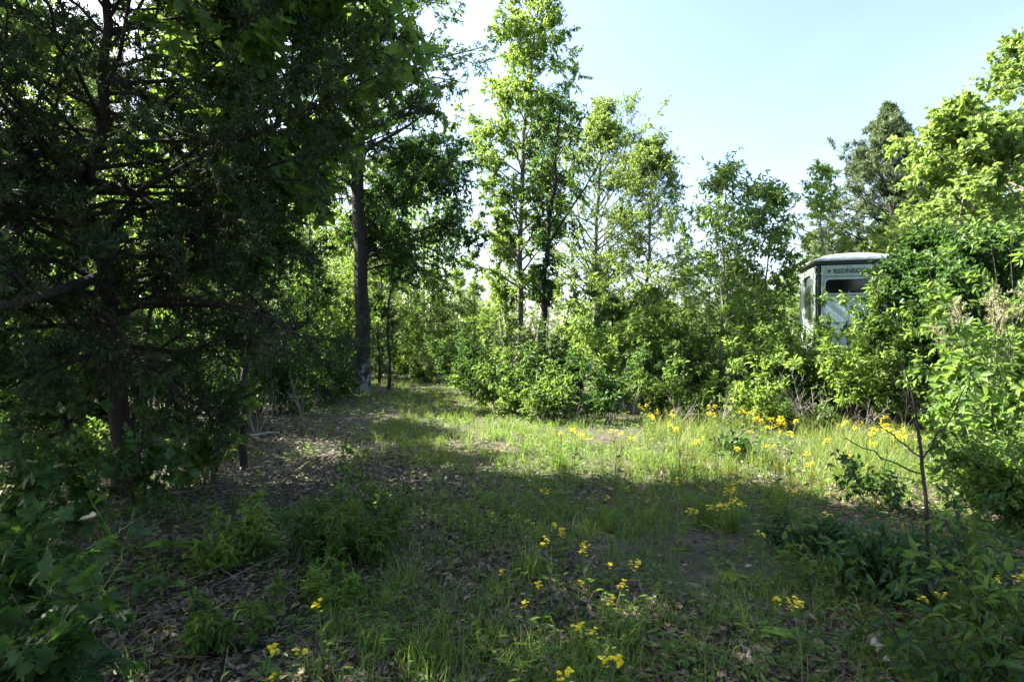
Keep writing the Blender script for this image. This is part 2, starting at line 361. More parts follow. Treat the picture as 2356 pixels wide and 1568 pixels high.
# ------------------------------------------------------------------ trees
def noisy_trunk(pts, K, rng, w=.03):
    P = resample(pts, K); P[1:-1, :2] += w*rng.standard_normal((K-2, 2)); return P
def tree_parts(root, trunk, r0, rng, prof, nl=26, hl0=.25, ang=60, up=.15, droop=.02, sub=5, tw=6, nleaf=12, tpl=LANCE, size=.12,
               leaf='mid', bark='bark', subL=.42, twL=.45, bias=None, r1=.15, flat=False, ldroop=.3, gap=0., extra=None, sparse_low=False, wander=.12):
    """trunk: polyline relative to the root; prof: [(z, crown radius)]; adds the children trunk and crown"""
    K = 16; P = noisy_trunk(trunk, K, rng)[None]; H = P[0, -1, 2]
    R = (r0*(np.linspace(1, r1, K)**.9))[None].copy(); R[0, 0] *= 1.45; R[0, 1] *= 1.1
    z = np.linspace(hl0, .99, nl)+rng.uniform(-.015, .015, nl); z = np.clip(z, 0, .985)
    s = z*(K-1); i = s.astype(int); f = (s-i)[:, None]
    p = P[0, i]*(1-f)+P[0, i+1]*f
    az = np.arange(nl)*2.4+rng.uniform(-.5, .5, nl); hd = np.stack([np.cos(az), np.sin(az), 0*az], 1)
    pz = [q[0] for q in prof]; pr = [q[1] for q in prof]
    e = np.radians(90-(ang if np.isscalar(ang) else np.interp(z, [0, 1], ang)))
    L = np.interp(p[:, 2]+.3, pz, pr); L = np.interp(p[:, 2]+L*np.tan(np.clip(e, -.3, .9))*.6, pz, pr)/np.maximum(np.cos(e), .45)
    L *= rng.uniform(.72, 1.12, nl)
    if bias is not None: L *= np.clip(1+hd@np.array([bias[0], bias[1], 0.]), .15, 3)
    L = np.maximum(L, .15)
    d = nrm(hd*np.cos(e)[:, None]+np.array([0, 0, 1.])*np.sin(e)[:, None]); Kl = 8
    Q = np.empty((nl, Kl, 3)); Q[:, 0] = p
    for k in range(1, Kl):
        d = nrm(d+wander*rng.standard_normal(d.shape)+np.array([0, 0, up*.25-droop])); Q[:, k] = Q[:, k-1]+d*(L/(Kl-1))[:, None]
    rl = np.interp(z, np.linspace(0, 1, K), R[0])*.42; rl = np.minimum(rl, .014+L*.018)
    RL = rl[:, None]*np.linspace(1, .22, Kl)
    if extra is not None:
        for pts, ra in extra:
            Q = np.concatenate([Q, resample(pts, Kl)[None]]); RL = np.concatenate([RL, (ra*np.linspace(1, .25, Kl))[None]])
            L = np.append(L, np.linalg.norm(np.subtract(pts[-1], pts[0])))
    Sb, RS, LS, _ = sprout(Q, RL, sub, rng, .2, 1, 48, L*subL, .35, 5, .55, up*.4, droop, .12, flat, .45)
    if gap: kk = rng.random(len(Sb)) > gap; Sb, RS = Sb[kk], RS[kk]
    Tw, RT, LT, _ = sprout(Sb, RS, tw, rng, .15, 1, 48, twL, .4, 4, .6, .05, droop, .15, flat, .3)
    T2, RT2, _, _ = sprout(Q, RL, 3, rng, .45, 1, 50, twL*1.2, .4, 4, .5, .05, droop, .15, flat, .2)
    mb = MB().add(*tubes(P, R, 14, .06, rng)).add(*tubes(Q, RL, 7)).add(*tubes(Sb, np.maximum(RS, .004), 4))
    mb.add(*tubes(Tw, np.maximum(RT, .0022), 3))
    tr = mb.build("trunk", M[bark], root, smooth=True)
    fb = MB()
    foliage(fb, Tw, RT, nleaf, rng, tpl, size, ldroop); foliage(fb, T2, RT2, nleaf, rng, tpl, size, ldroop)
    fb.build("crown", M[leaf], root)
    return tr

def ptree(name, label, cat, D, pix, crown, seed, depth=0, **kw):
    """tree whose trunk passes through the given picture points at distance D; crown: [(py, half width px)]"""
    rng = np.random.default_rng(seed)
    bx = wx(pix[0][0], D); bz = float(gh(bx, D))
    root = thing(name, label, cat, (bx, D, bz), group=kw.pop('group', None))
    pts = [(0, 0, -.05)]+[(wx(px, D)-bx, depth*rng.uniform(-1, 1), wz(py, D)-bz) for px, py in pix[1:]]
    prof = sorted([(wz(py, D), w/F*D) for py, w in crown])
    tree_parts(root, pts, kw.pop('r0', .1), rng, prof, **kw)
    return root

# --- red cedar leaning over the track on the left
def near_cedar():
    rng = np.random.default_rng(21); D = 5.4
    bx = wx(288, D); root = thing("cedar_tree", "dark crooked cedar nearest the left edge, its black boughs hanging over the forest floor", "tree", (bx, D, float(gh(bx, D))))
    px = [(280, 1000), (275, 860), (262, 730), (238, 620), (206, 520), (194, 420), (206, 320), (232, 200), (244, 60), (246, -150), (250, -340)]
    pts = [(0, 0, -.05)]+[(wx(a, D)-bx, 0, wz(b, D)) for a, b in px]
    def q(a, b, dd): return (wx(a, D+dd)-bx, dd, wz(b, D+dd))
    ex = [([q(242, 640, 0), q(150, 670, -1.0), q(40, 705, -1.9), q(-80, 735, -2.6)], .055),
          ([q(195, 425, 0), q(110, 350, -.5), q(30, 390, -.9), q(-60, 420, -1.3)], .05),
          ([q(197, 445, 0), q(110, 400, -.3), q(-20, 400, -.7)], .035),
          ([q(195, 420, 0), q(300, 440, -.2), q(380, 500, -.5), q(470, 560, -.8)], .04),
          ([q(197, 385, 0), q(330, 330, -.1), q(470, 330, -.2), q(560, 350, -.3)], .03),
          ([q(232, 200, 0), q(420, 190, .1), q(620, 180, .2), q(720, 230, .3)], .026),
          ([q(240, 80, 0), q(450, 40, .2), q(640, 60, .3), q(740, 110, .2)], .026),
          ([q(203, 500, 0), q(380, 480, -.4), q(560, 520, -.6), q(640, 560, -.7)], .026),
          ([q(260, 700, 0), q(420, 690, -.5), q(600, 720, -.9), q(720, 800, -1.1)], .03),
          ([q(270, 800, 0), q(160, 840, -.9), q(20, 900, -1.5)], .03)]
    prof = [(0, .3), (1.2, .9), (1.9, 1.9), (3, 2.5), (4.8, 2.5), (5.6, 1.7), (6.2, .8), (6.6, .2)]
    tree_parts(root, pts, .095, rng, prof, nl=84, hl0=.22, ang=(86, 55), up=.03, droop=.02, sub=11, tw=9, nleaf=44, tpl=NEEDLE, size=.06,
               leaf='cedar', bark='barkc', subL=.36, twL=.24, bias=(.16, -.1), extra=ex, ldroop=.25, r1=.14, gap=.3, wander=.2)
near_cedar()

# --- main oak of the track with lichen plates
ptree("oak_tree", "tall thick trunked tree with lichen patched bark beside the grassy track", "tree", 17,
      [(826, 885), (832, 750), (832, 600), (822, 470), (824, 380), (838, 200), (850, 60), (862, -120), (870, -330)],
      [(760, 0), (640, 30), (560, 120), (400, 130), (200, 190), (0, 230), (-200, 190), (-330, 40)], 31,
      r0=.24, nl=60, hl0=.34, ang=(74, 35), up=.12, sub=7, tw=7, nleaf=17, size=.115, leaf='mid', bark='barko', bias=(.18, 0), gap=.12,
      extra=[([(wx(a, 17)-wx(826, 17), dd, wz(b, 17)) for a, b, dd in pp], r) for pp, r in (
        ([(834, 585, 0), (870, 560, .1), (960, 525, .3), (1050, 480, .4)], .06), ([(833, 600, 0), (900, 560, -.3), (990, 570, -.6), (1060, 620, -.7)], .045),
        ([(832, 540, 0), (880, 470, .2), (930, 410, .3), (975, 350, .3)], .05), ([(834, 620, 0), (880, 600, .5), (960, 610, .9), (1030, 650, 1.2)], .035),
        ([(832, 500, 0), (890, 430, -.5), (990, 420, -.8), (1055, 400, -.9)], .045), ([(838, 210, 0), (920, 150, .2), (1030, 110, .4), (1110, 90, .4)], .05), ([(836, 260, 0), (900, 230, -.3), (990, 190, -.5), (1080, 210, -.6)], .04))])
# --- maple close behind the cedar, big lobed leaves
ptree("maple_tree", "slender maple with large lobed leaves hanging behind the cedar boughs", "tree", 6.3,
      [(560, 1000), (575, 700), (620, 400), (670, 100), (685, -20), (690, -90)],
      [(520, 0), (450, 120), (300, 250), (100, 260), (-30, 170), (-90, 50)], 32,
      r0=.04, nl=28, hl0=.42, ang=(70, 45), sub=5, tw=5, nleaf=7, tpl=LOBED, size=.17, leaf='mid', bark='barkd', bias=(.2, -.05), ldroop=.5, twL=.35)
ptree("hickory_tree", "dark leaved tree mingling with the boughs right of the lichen patched trunk", "tree", 18,
      [(895, 880), (892, 760), (900, 640), (925, 500), (945, 400), (960, 340)],
      [(720, 10), (660, 90), (560, 150), (440, 150), (370, 100), (330, 20)], 33,
      r0=.045, nl=44, hl0=.42, ang=(74, 50), sub=6, tw=7, nleaf=15, size=.13, leaf='dark', bark='barkd', ldroop=.6, bias=(.35, 0), wander=.18)
ptree("hickory_tree", "tallest slim tree at the centre with a fresh green crown reaching the top edge", "tree", 20,
      [(1196, 800), (1196, 640), (1198, 480), (1203, 330), (1216, 200), (1232, 60), (1242, -80)],
      [(700, 20), (640, 90), (560, 130), (430, 120), (320, 120), (260, 110), (215, 75), (160, 90), (60, 85), (0, 75), (-60, 40), (-90, 10)], 34,
      r0=.13, nl=64, hl0=.2, ang=(62, 38), sub=6, tw=7, nleaf=19, size=.13, leaf='bright', bark='barkg', ldroop=.55, gap=.05, r1=.1)
ptree("hickory_tree", "nearly black slim trunk with sparse dark leaves to the right of the tallest tree", "tree", 18,
      [(1244, 800), (1250, 660), (1262, 540), (1272, 440), (1278, 360), (1284, 290), (1290, 240)],
      [(620, 0), (520, 45), (430, 60), (360, 85), (300, 95), (250, 60), (235, 15)], 35,
      r0=.13, nl=26, hl0=.3, ang=(66, 40), sub=4, tw=5, nleaf=9, size=.15, leaf='dark', bark='barkd', ldroop=.6, gap=.25, r1=.2, bias=(.2, 0),
      extra=[([(.25, 0, 4.6), (.9, .1, 5.6), (1.5, .1, 6.5), (2.1, .2, 7.6)], .045), ([(.1, 0, 2.9), (.7, -.2, 3.3), (1.6, -.3, 3.2)], .03)])
ptree("oak_tree", "broad airy yellow green tree behind the black trunk at the centre", "tree", 25,
      [(1372, 820), (1370, 640), (1372, 500), (1382, 380), (1390, 250)],
      [(700, 90), (640, 130), (560, 170), (450, 190), (340, 150), (270, 95), (240, 20)], 36,
      r0=.14, nl=70, hl0=.22, ang=(66, 35), sub=7, tw=8, nleaf=17, size=.11, leaf='yellow', bark='barkg', gap=.25, ldroop=.3)
ptree("oak_tree", "mid green tree sloping down to the right from the airy yellow green one", "tree", 23,
      [(1490, 840), (1488, 700), (1494, 560), (1500, 430), (1502, 350)],
      [(760, 100), (650, 130), (520, 110), (430, 90), (370, 50), (345, 10)], 37,
      r0=.1, nl=50, hl0=.15, ang=(66, 40), sub=6, tw=7, nleaf=18, size=.11, leaf='yellow', bark='barkg', gap=.22)
ptree("cherry_tree", "young long leaved tree with a thin pointed top against the white sky", "tree", 13,
      [(1662, 900), (1660, 760), (1664, 620), (1668, 500), (1672, 415)],
      [(800, 60), (680, 100), (600, 105), (520, 90), (470, 60), (430, 15), (410, 4)], 38,
      r0=.045, nl=26, hl0=.22, ang=(56, 28), sub=4, tw=4, nleaf=9, size=.13, leaf='mid', bark='barkg', ldroop=.35, gap=.1)
ptree("cherry_tree", "slim branch ended young tree leaning left of the hunting blind", "tree", 14,
      [(1765, 905), (1762, 760), (1766, 620), (1772, 520), (1780, 450)],
      [(820, 60), (700, 75), (600, 60), (520, 45), (455, 10)], 39,
      r0=.035, nl=20, hl0=.25, ang=(55, 30), sub=4, tw=5, nleaf=9, size=.15, leaf='mid', bark='barkg', gap=.2)
ptree("maple_tree", "light green thin crowned tree rising behind the left edge of the blind", "tree", 17.5,
      [(1890, 880), (1888, 760), (1892, 600), (1890, 500), (1886, 405)],
      [(700, 50), (580, 75), (500, 65), (440, 35), (405, 6)], 40,
      r0=.05, nl=22, hl0=.3, ang=(55, 30), sub=4, tw=5, nleaf=10, tpl=OVAL, size=.1, leaf='bright', bark='barkg', gap=.25, twL=.35)
ptree("cedar_tree", "grey green conical cedar standing behind the hunting blind", "tree", 22,
      [(2055, 880), (2055, 700), (2052, 560), (2048, 420), (2047, 330), (2046, 240)],
      [(780, 200), (640, 230), (560, 215), (460, 165), (380, 110), (320, 55), (280, 20), (262, 4)], 41,
      r0=.16, nl=130, hl0=.12, ang=(80, 48), up=.03, droop=.0, sub=9, tw=8, nleaf=20, tpl=NEEDLE, size=.13, leaf='cedarlit', bark='barkc', twL=.2, subL=.26, r1=.05, gap=.15, bias=(-.12, 0))
ptree("maple_tree", "big rounded yellow green maple at the right, behind the blind and shrubs", "tree", 15,
      [(2235, 900), (2232, 700), (2230, 520), (2215, 400), (2205, 270)],
      [(760, 130), (640, 185), (520, 180), (400, 140), (310, 90), (265, 20)], 42,
      r0=.12, nl=46, hl0=.2, ang=(70, 38), sub=6, tw=7, nleaf=11, tpl=LOBED, size=.14, leaf='yellow', bark='barkp', gap=.08)
ptree("maple_tree", "taller maple cut off by the right edge of the picture", "tree", 16,
      [(2400, 900), (2395, 700), (2390, 500), (2385, 300), (2375, 100)],
      [(760, 150), (600, 210), (420, 190), (280, 130), (170, 90), (100, 15)], 43,
      r0=.15, nl=46, hl0=.2, ang=(70, 38), sub=6, tw=7, nleaf=11, tpl=LOBED, size=.14, leaf='yellow', bark='barkp', gap=.1)
ptree("sweetgum_tree", "dense deep green young tree growing in front of the hunting blind", "tree", 10.6,
      [(2115, 940), (2110, 850), (2116, 740), (2122, 640), (2135, 560)],
      [(880, 60), (800, 115), (720, 140), (650, 105), (600, 60), (555, 8)], 44,
      r0=.04, nl=44, hl0=.2, ang=(68, 42), sub=5, tw=6, nleaf=14, tpl=OVAL, size=.09, leaf='dark', bark='barkd', bias=(.1, 0), gap=.12, subL=.3, twL=.3)
ptree("sweetgum_tree", "dense dark tree between the blind and the right edge shrubs", "tree", 9.6,
      [(2240, 970), (2210, 850), (2240, 740), (2250, 640), (2255, 570)],
      [(900, 80), (800, 135), (700, 140), (620, 90), (565, 10)], 45,
      r0=.04, nl=36, hl0=.2, ang=(68, 42), sub=5, tw=6, nleaf=11, tpl=OVAL, size=.09, leaf='dark', bark='barkd', gap=.12, twL=.35)
# thin stems right of the track's end, sunlight put into their pale bark
for k, (a, b) in enumerate([(1152, 1150), (1163, 1168)]):
    ptree("sapling", ["thinner of the two white stemmed saplings left of the tallest tree", "thicker of the two white stemmed saplings left of the tallest tree"][k], "tree", 21,
          [(a, 830), (a, 740), (b, 640), (b+2, 560)], [(700, 12), (640, 35), (580, 35), (555, 6)], 50+k,
          r0=[.035, .06][k], nl=12, hl0=.5, ang=(45, 30), sub=4, tw=4, nleaf=8, size=.13, leaf='bright', bark='barkp', gap=.2)
# leaning dark stem behind the cedar
ptree("sapling", "dark stem leaning right just behind the crooked cedar trunk", "tree", 7.4,
      [(318, 1020), (330, 800), (350, 700), (395, 590), (430, 490), (470, 330), (480, 130), (485, 40)],
      [(600, 20), (480, 80), (300, 130), (100, 110), (40, 30)], 53,
      r0=.035, nl=24, hl0=.4, ang=(65, 40), sub=5, tw=5, nleaf=9, tpl=OVAL, size=.12, leaf='mid', bark='barkd')

# --- prototypes of the wood behind, then copies
def proto_tree(seed, H, wid, low, leaf, bark='bark', tpl=OVAL, size=.13, r0=.09, nl=34, nleaf=11, lab="", lean=.3, gap=.22):
    rng = np.random.default_rng(seed)
    root = thing("deciduous_tree", lab, "tree")
    a = rng.uniform(0, 6.28); lx, ly = lean*math.cos(a), lean*math.sin(a)
    pts = [(0, 0, -.1), (lx*.2, ly*.2, H*.3), (lx*.7, ly*.6, H*.6), (lx, ly, H)]
    prof = [(low*H, wid*.5), (low*H+.15*H, wid), (.6*H, wid), (.82*H, wid*.65), (H, .15)]
    tree_parts(root, pts, r0, rng, prof, nl=nl, hl0=low, ang=(72, 38), sub=6, tw=7, nleaf=int(nleaf*1.5), tpl=tpl, size=size*.8, leaf=leaf, bark=bark, gap=gap)
    return root
protos = {}
def place(key, mk, x, D, rz, sc, label, group):
    loc = (x, D, float(gh(x, D))-.03)
    if key not in protos:
        o = protos[key] = mk(); o.location = loc; o.rotation_euler = (0, 0, rz); o.scale = (sc, sc, sc)
        o["label"] = label; o["group"] = group; return o
    return dup(protos[key], loc, rz, sc, label, group)
MK = {
 'a': lambda: proto_tree(101, 9, 2.1, .12, 'mid', 'bark'),
 'b': lambda: proto_tree(102, 8, 1.9, .1, 'bright', 'barkg', LANCE, .14),
 'c': lambda: proto_tree(103, 10, 2.3, .2, 'mid', 'bark', LANCE, .14, gap=.42),
 'd': lambda: proto_tree(104, 6, 1.7, .08, 'dark', 'barkd', OVAL, .12),
 'e': lambda: proto_tree(105, 7, 2.0, .1, 'yellow', 'barkg', OVAL, .12),
}
rng = np.random.default_rng(60)
LW = "leafy green tree in the shaded wood behind the crooked left cedar"
left_wood = [('b',-9.0,12,.95),('e',-7.0,14.5,.9),('d',-5.9,11.5,.62),('b',-12,16,1),('e',-9.5,18.5,1.05),('b',-6.6,19,.95),('e',-12.5,22,1.1),('c',-9.2,25,1.1),
             ('d',-5.6,15.5,.62),('b',-15.5,20,1.05),('e',-14,13.5,.85),('c',-17,28,1.2),('e',-13,30,1.2),('b',-8,30,1.1),('e',-5.8,25,1.0),
             ('b',-22,27,1.3),('b',-8.8,10.4,1.0),('b',-9.4,8.9,.8),('e',-11.5,11,.85),('d',-7.2,9.2,.6)]
for i, (k, x, D, s) in enumerate(left_wood):
    place(k, MK[k], x, D, rng.uniform(0, 6.28), s, LW, "trees of the shaded wood on the left")
CW = "leafy tree in the row closing off the far end of the grassy track"
for k, x, D, s in [('e',-6.2,28,.75),('b',-4.2,30,.65),('e',-1.8,29,.62),('b',-3.2,34,.7),('e',.4,31,.6),('b',2,33,.6),('a',-7.6,33,1.0),('b',-.8,26,.5),('e',-3.4,25.5,.52),('d',-5.0,21.5,.55)]:
    place(k, MK[k], x, D, rng.uniform(0, 6.28), s, CW, "trees at the far end of the track")
RW = "low leafy tree in the thicket behind the sunny clearing, left of the blind"
for k, x, D, s in [('a',4,27,.55),('d',5.5,24,.6),('e',7,28,.55),('b',6.2,20,.5),('a',9,26,.6),('b',11,29,.7),('d',8.2,19.5,.58),('d',3.6,20,.5),('a',6.6,17,.42)]:
    place(k, MK[k], x, D, rng.uniform(0, 6.28), s, RW, "low trees behind the sunny clearing")
RB = "leafy tree filling in behind the blind and the big right hand maples"
for k, x, D, s in [('e',13,20,.75),('e',16,22,.95),('a',18.5,19,.9),('e',22,24,1.1),('b',14,26,.8),('a',19,28,1.0),('e',25,27,1.2),('b',11.5,17,.45)]:
    place(k, MK[k], x, D, rng.uniform(0, 6.28), s, RB, "trees behind the blind on the right")
# trees beside and behind the viewpoint that throw the foreground shade
SH = "tall leafy tree outside the left of the view that shades the foreground"
for k, x, D, s in [('c',-8.8,4.6,1.05),('b',-10.5,1.5,1.1),('c',-5.4,-3.6,1.0),('a',-10,6.6,.95),('b',-1,-5.5,1.0),('c',4,-6,1.1),('c',-4.0,.5,.92),('c',-5.1,3.3,.98),('c',-8.2,5.4,1.25)]:
    place(k, MK[k], x, D, rng.uniform(0, 6.28), s, SH, "shade trees beside the viewpoint")

def far_wood():
    rng = np.random.default_rng(70); mb = MB()
    n = 90; az = np.concatenate([rng.uniform(-58, -8, 60), rng.uniform(-8, 58, 30)]); Dd = rng.uniform(42, 62, n)
    x = np.tan(np.radians(az))*Dd*.8; hgt = np.where(az < -8, rng.uniform(9, 15, n), rng.uniform(3.5, 5.5, n)); hgt = np.where(az > 30, rng.uniform(6, 10, n), hgt)
    for i in range(n):
        m = 900; u = rng.random(m); th = rng.uniform(0, 6.28, m); r = 3.2*np.sqrt(rng.random(m))*np.sin(np.pi*np.clip(u*.9+.1, 0, 1))**.6
        p = np.stack([x[i]+r*np.cos(th), Dd[i]+r*np.sin(th), u*hgt[i]], 1)
        leafset(mb, OVAL, p, rng.standard_normal((m, 3))*[1, 1, .4], np.array([0, 0, 1.])+.6*rng.standard_normal((m, 3)), rng.uniform(.25, .5, m), rng.random(m))
    P = np.stack([np.stack([x, Dd, 0*x-.2], 1), np.stack([x, Dd, hgt*.5], 1), np.stack([x, Dd, hgt*.9], 1)], 1)
    v, f = tubes(P, np.full((n, 3), .12)*[1, .7, .3], 5); mb.add(v, f, .5, 1)
    tag(mb.build("distant_wood", [M['mid'], M['bark']]), "far off mass of trees closing the view behind the thicket", "wood", kind="stuff")
far_wood()

# ------------------------------------------------------------------ shrubs
def shrub_parts(root, h, w, ns, rng, leaf='mid', bark='bark', tpl=LANCE, size=.1, sub=5, tw=4, nleaf=8, r=.01, twL=.22, spread=.5, droop=.03, ldroop=.3, t0=.32):
    a = rng.uniform(0, 6.28, ns); K = 7
    P = np.empty((ns, K, 3)); P[:, 0] = np.stack([.06*np.cos(a), .06*np.sin(a), np.full(ns, -.02)], 1)*rng.uniform(.3, 1.5, (ns, 1)); P[:, 0, 2] = -.02
    d = nrm(np.stack([np.cos(a)*spread, np.sin(a)*spread, np.ones(ns)], 1)*[w/h*1.6, w/h*1.6, 1]); L = h*np.concatenate([rng.uniform(.35, .8, ns-ns//3), rng.uniform(.85, 1.3, ns//3)])
    for k in range(1, K):
        d = nrm(d+.09*rng.standard_normal(d.shape)+np.stack([np.cos(a), np.sin(a), 0*a], 1)*.04); P[:, k] = P[:, k-1]+d*(L/(K-1))[:, None]
    R = r*np.linspace(1, .35, K)[None]*rng.uniform(.6, 1.2, (ns, 1))
    Sb, RS, _, _ = sprout(P, R, sub, rng, t0, 1, 55, w*.6, .6, 4, .6, .12, droop, .18, False, .5)
    Tw, RT, _, _ = sprout(Sb, RS, tw, rng, .2, 1, 48, twL, .4, 3, .7, .05, droop, .15, False, .2)
    MB().add(*tubes(P, R, 6)).add(*tubes(Sb, np.maximum(RS, .002), 4)).add(*tubes(Tw, np.maximum(RT, .0013), 3)).build("stem", M[bark], root, smooth=True)
    fb = MB(); foliage(fb, Tw, RT, nleaf, rng, tpl, size, ldroop); foliage(fb, Sb, RS, nleaf//2+1, rng, tpl, size, ldroop, t0=.5)
    fb.build("foliage", M[leaf], root)
def shrub(name, label, cat, x, D, h, w, ns, seed, group=None, **kw):
    root = thing(name, label, cat, (x, D, float(gh(x, D))), group=group)
    shrub_parts(root, h, w, ns, np.random.default_rng(seed), **kw); return root
def pshrub(label, px, D, top, wpx, ns, seed, **kw):
    return shrub(kw.pop('name', 'shrub'), label, kw.pop('cat', 'shrub'), wx(px, D), D, wz(top, D), wpx/F*D, ns, seed, **kw)

pshrub("leafy shrub hiding the foot of the black trunk, deep green and waist high", 1245, 12, 790, 70, 12, 201, leaf='dark', size=.11, sub=5, tw=5, nleaf=9)
pshrub("bright fresh green shrub at the right hand corner of the grassy track", 1190, 11.5, 870, 38, 7, 202, leaf='mid', size=.1, sub=4, tw=4)
pshrub("upright lit sapling clump right of the black trunk, taller than its neighbours", 1385, 13, 620, 62, 9, 203, leaf='bright', size=.13, sub=6, tw=5, nleaf=8)
pshrub("dark leafy shrub at the near right corner of the track's narrow end", 1150, 12.3, 800, 50, 10, 231, leaf='mid', size=.1, sub=5, tw=5, nleaf=8)
pshrub("shrub spilling forward to the clearing below the black trunk", 1275, 10.8, 845, 62, 12, 232, leaf='mid', size=.1, sub=6, tw=5, nleaf=8)
pshrub("straggly shrub with bare lower stems left of the small light green bush", 1400, 10.9, 810, 60, 9, 233, leaf='dark', size=.1, sub=5, tw=5, nleaf=8, t0=.45)
pshrub("low dark shrub between the forked dead branch and the clearing", 1540, 11.0, 850, 55, 9, 234, leaf='mid', tpl=OVAL, size=.08, sub=5, tw=5, nleaf=7)
pshrub("tall green shrub under the airy yellow green tree", 1460, 14, 680, 80, 12, 204, leaf='mid', size=.14, sub=7, tw=5, nleaf=9)
pshrub("dark shrub behind the sunny clearing, left of the long leaved young tree", 1560, 13.5, 700, 85, 12, 205, leaf='mid', size=.13, sub=7, tw=5, nleaf=9)
pshrub("small light green bush at the back of the sunny clearing", 1720, 10.5, 815, 60, 9, 206, leaf='bright', size=.11, sub=5, tw=4)
pshrub("green shrub just below the left corner of the hunting blind", 1850, 11.5, 725, 85, 15, 207, leaf='mid', size=.13, sub=7, tw=5, nleaf=9)
pshrub("pale leaved shrub right of the blind's foot among dark stems", 1955, 10.5, 705, 70, 15, 208, leaf='bright', size=.11, sub=6, tw=5)
pshrub("yellow green low bush behind the bare sapling", 2030, 11.2, 850, 60, 10, 209, leaf='yellow', size=.09, sub=5, tw=4)
pshrub("large leaved light green shrub at the right edge at eye level", 2320, 5.2, 770, 80, 9, 210, leaf='mid', tpl=OVAL, size=.1, sub=5, tw=4, nleaf=6, bark='barkg')
pshrub("broad leaved green shrub in front of the dark tree at the right", 2260, 8.0, 760, 90, 10, 211, leaf='mid', tpl=OVAL, size=.12, sub=6, tw=5, nleaf=7)
pshrub("twiggy small leaved shrub with dark stems at the right edge of the clearing", 2335, 4.6, 930, 100, 14, 212, leaf='mid', tpl=OVAL, size=.055, sub=8, tw=6, nleaf=9, bark='barkd', r=.009)
pshrub("smaller fine leaved shrub left of the twiggy one at the clearing's right edge", 2250, 5.2, 985, 48, 8, 213, leaf='mid', tpl=OVAL, size=.055, sub=7, tw=5, nleaf=9, bark='barkd', r=.007)
pshrub("bluish green bush round the foot of the bare sapling", 2110, 3.3, 1150, 85, 9, 214, leaf='blue', tpl=LANCE, size=.075, sub=5, tw=4, nleaf=4, droop=.03)
pshrub("low bluish green bush left of the bare sapling's foot", 1960, 3.5, 1235, 60, 8, 215, leaf='mid', tpl=LANCE, size=.075, sub=5, tw=3, nleaf=4)
pshrub("leafy bush in the bottom right corner of the picture", 2310, 2.6, 1240, 80, 8, 216, leaf='mid', tpl=LANCE, size=.07, sub=5, tw=4, nleaf=4)
pshrub("low leafy bush right of the foreground flowers, bottom edge", 2170, 2.3, 1420, 60, 6, 217, leaf='dark', tpl=LANCE, size=.07, sub=4, tw=3, nleaf=4)
pshrub("large lobed leaf seedling bush at the left edge, lowest in the picture", 30, 2.1, 1290, 70, 7, 218, leaf='dark', tpl=LOBED, size=.085, sub=5, tw=3, nleaf=4, bark='stemg', r=.005)
pshrub("lobed leaf bush behind the lowest left edge one", 30, 2.9, 1150, 60, 6, 219, leaf='dark', tpl=LOBED, size=.09, sub=5, tw=3, nleaf=4, bark='stemg', r=.005)
pshrub("dark lobed leaf sapling under the cedar boughs at the left edge", 60, 4.0, 960, 70, 6, 220, leaf='dark', tpl=LOBED, size=.09, sub=5, tw=4, nleaf=4)
pshrub("dark broad leaved sapling in front of the cedar trunk", 330, 4.7, 900, 45, 5, 221, leaf='dark', tpl=LOBED, size=.09, sub=5, tw=3, nleaf=4)
pshrub("thin leafy sapling right of the cedar trunk over the brush pile", 480, 5.6, 900, 55, 6, 222, leaf='mid', tpl=LOBED, size=.11, sub=4, tw=3, nleaf=4)
pshrub("feathery fresh green bush left of the track in the foreground", 815, 3.9, 1150, 70, 18, 223, leaf='mid', tpl=LANCE, size=.042, sub=7, tw=5, nleaf=9, r=.004, twL=.1, spread=.8)
pshrub("small fresh green bush between the pale curved stick and the feathery bush", 545, 3.6, 1195, 38, 9, 224, leaf='bright', tpl=LANCE, size=.05, sub=5, tw=4, nleaf=7, r=.003, twL=.08, spread=.8)
pshrub("tiny fresh green plant just below the feathery bush", 785, 3.3, 1305, 42, 9, 225, leaf='bright', tpl=LANCE, size=.045, sub=5, tw=3, nleaf=7, r=.003, twL=.07, spread=.8)
pshrub("low sprawling green plant in the left foreground litter", 530, 2.75, 1345, 45, 7, 226, leaf='mid', tpl=LANCE, size=.05, sub=5, tw=3, nleaf=7, r=.003, twL=.07, spread=.9)
pshrub("thin broad leaved seedling left of the track, above the feathery bush", 845, 4.6, 1055, 45, 4, 227, leaf='mid', tpl=OVAL, size=.07, sub=4, tw=3, nleaf=4, r=.004)
pshrub("single dark leafy seedling standing in the sunlit grass", 1695, 7.4, 985, 32, 5, 228, leaf='dark', tpl=OVAL, size=.07, sub=4, tw=3, nleaf=6, r=.004)
pshrub("dark leafy seedling behind the bare sapling's lowest branch", 2000, 5.2, 1045, 45, 5, 229, leaf='dark', tpl=OVAL, size=.06, sub=4, tw=3, nleaf=6, r=.004)
pshrub("grey green low plant in the right foreground litter", 1860, 4.1, 1190, 70, 12, 230, leaf='blue', tpl=LANCE, size=.06, sub=5, tw=3, nleaf=7, r=.004, twL=.1)
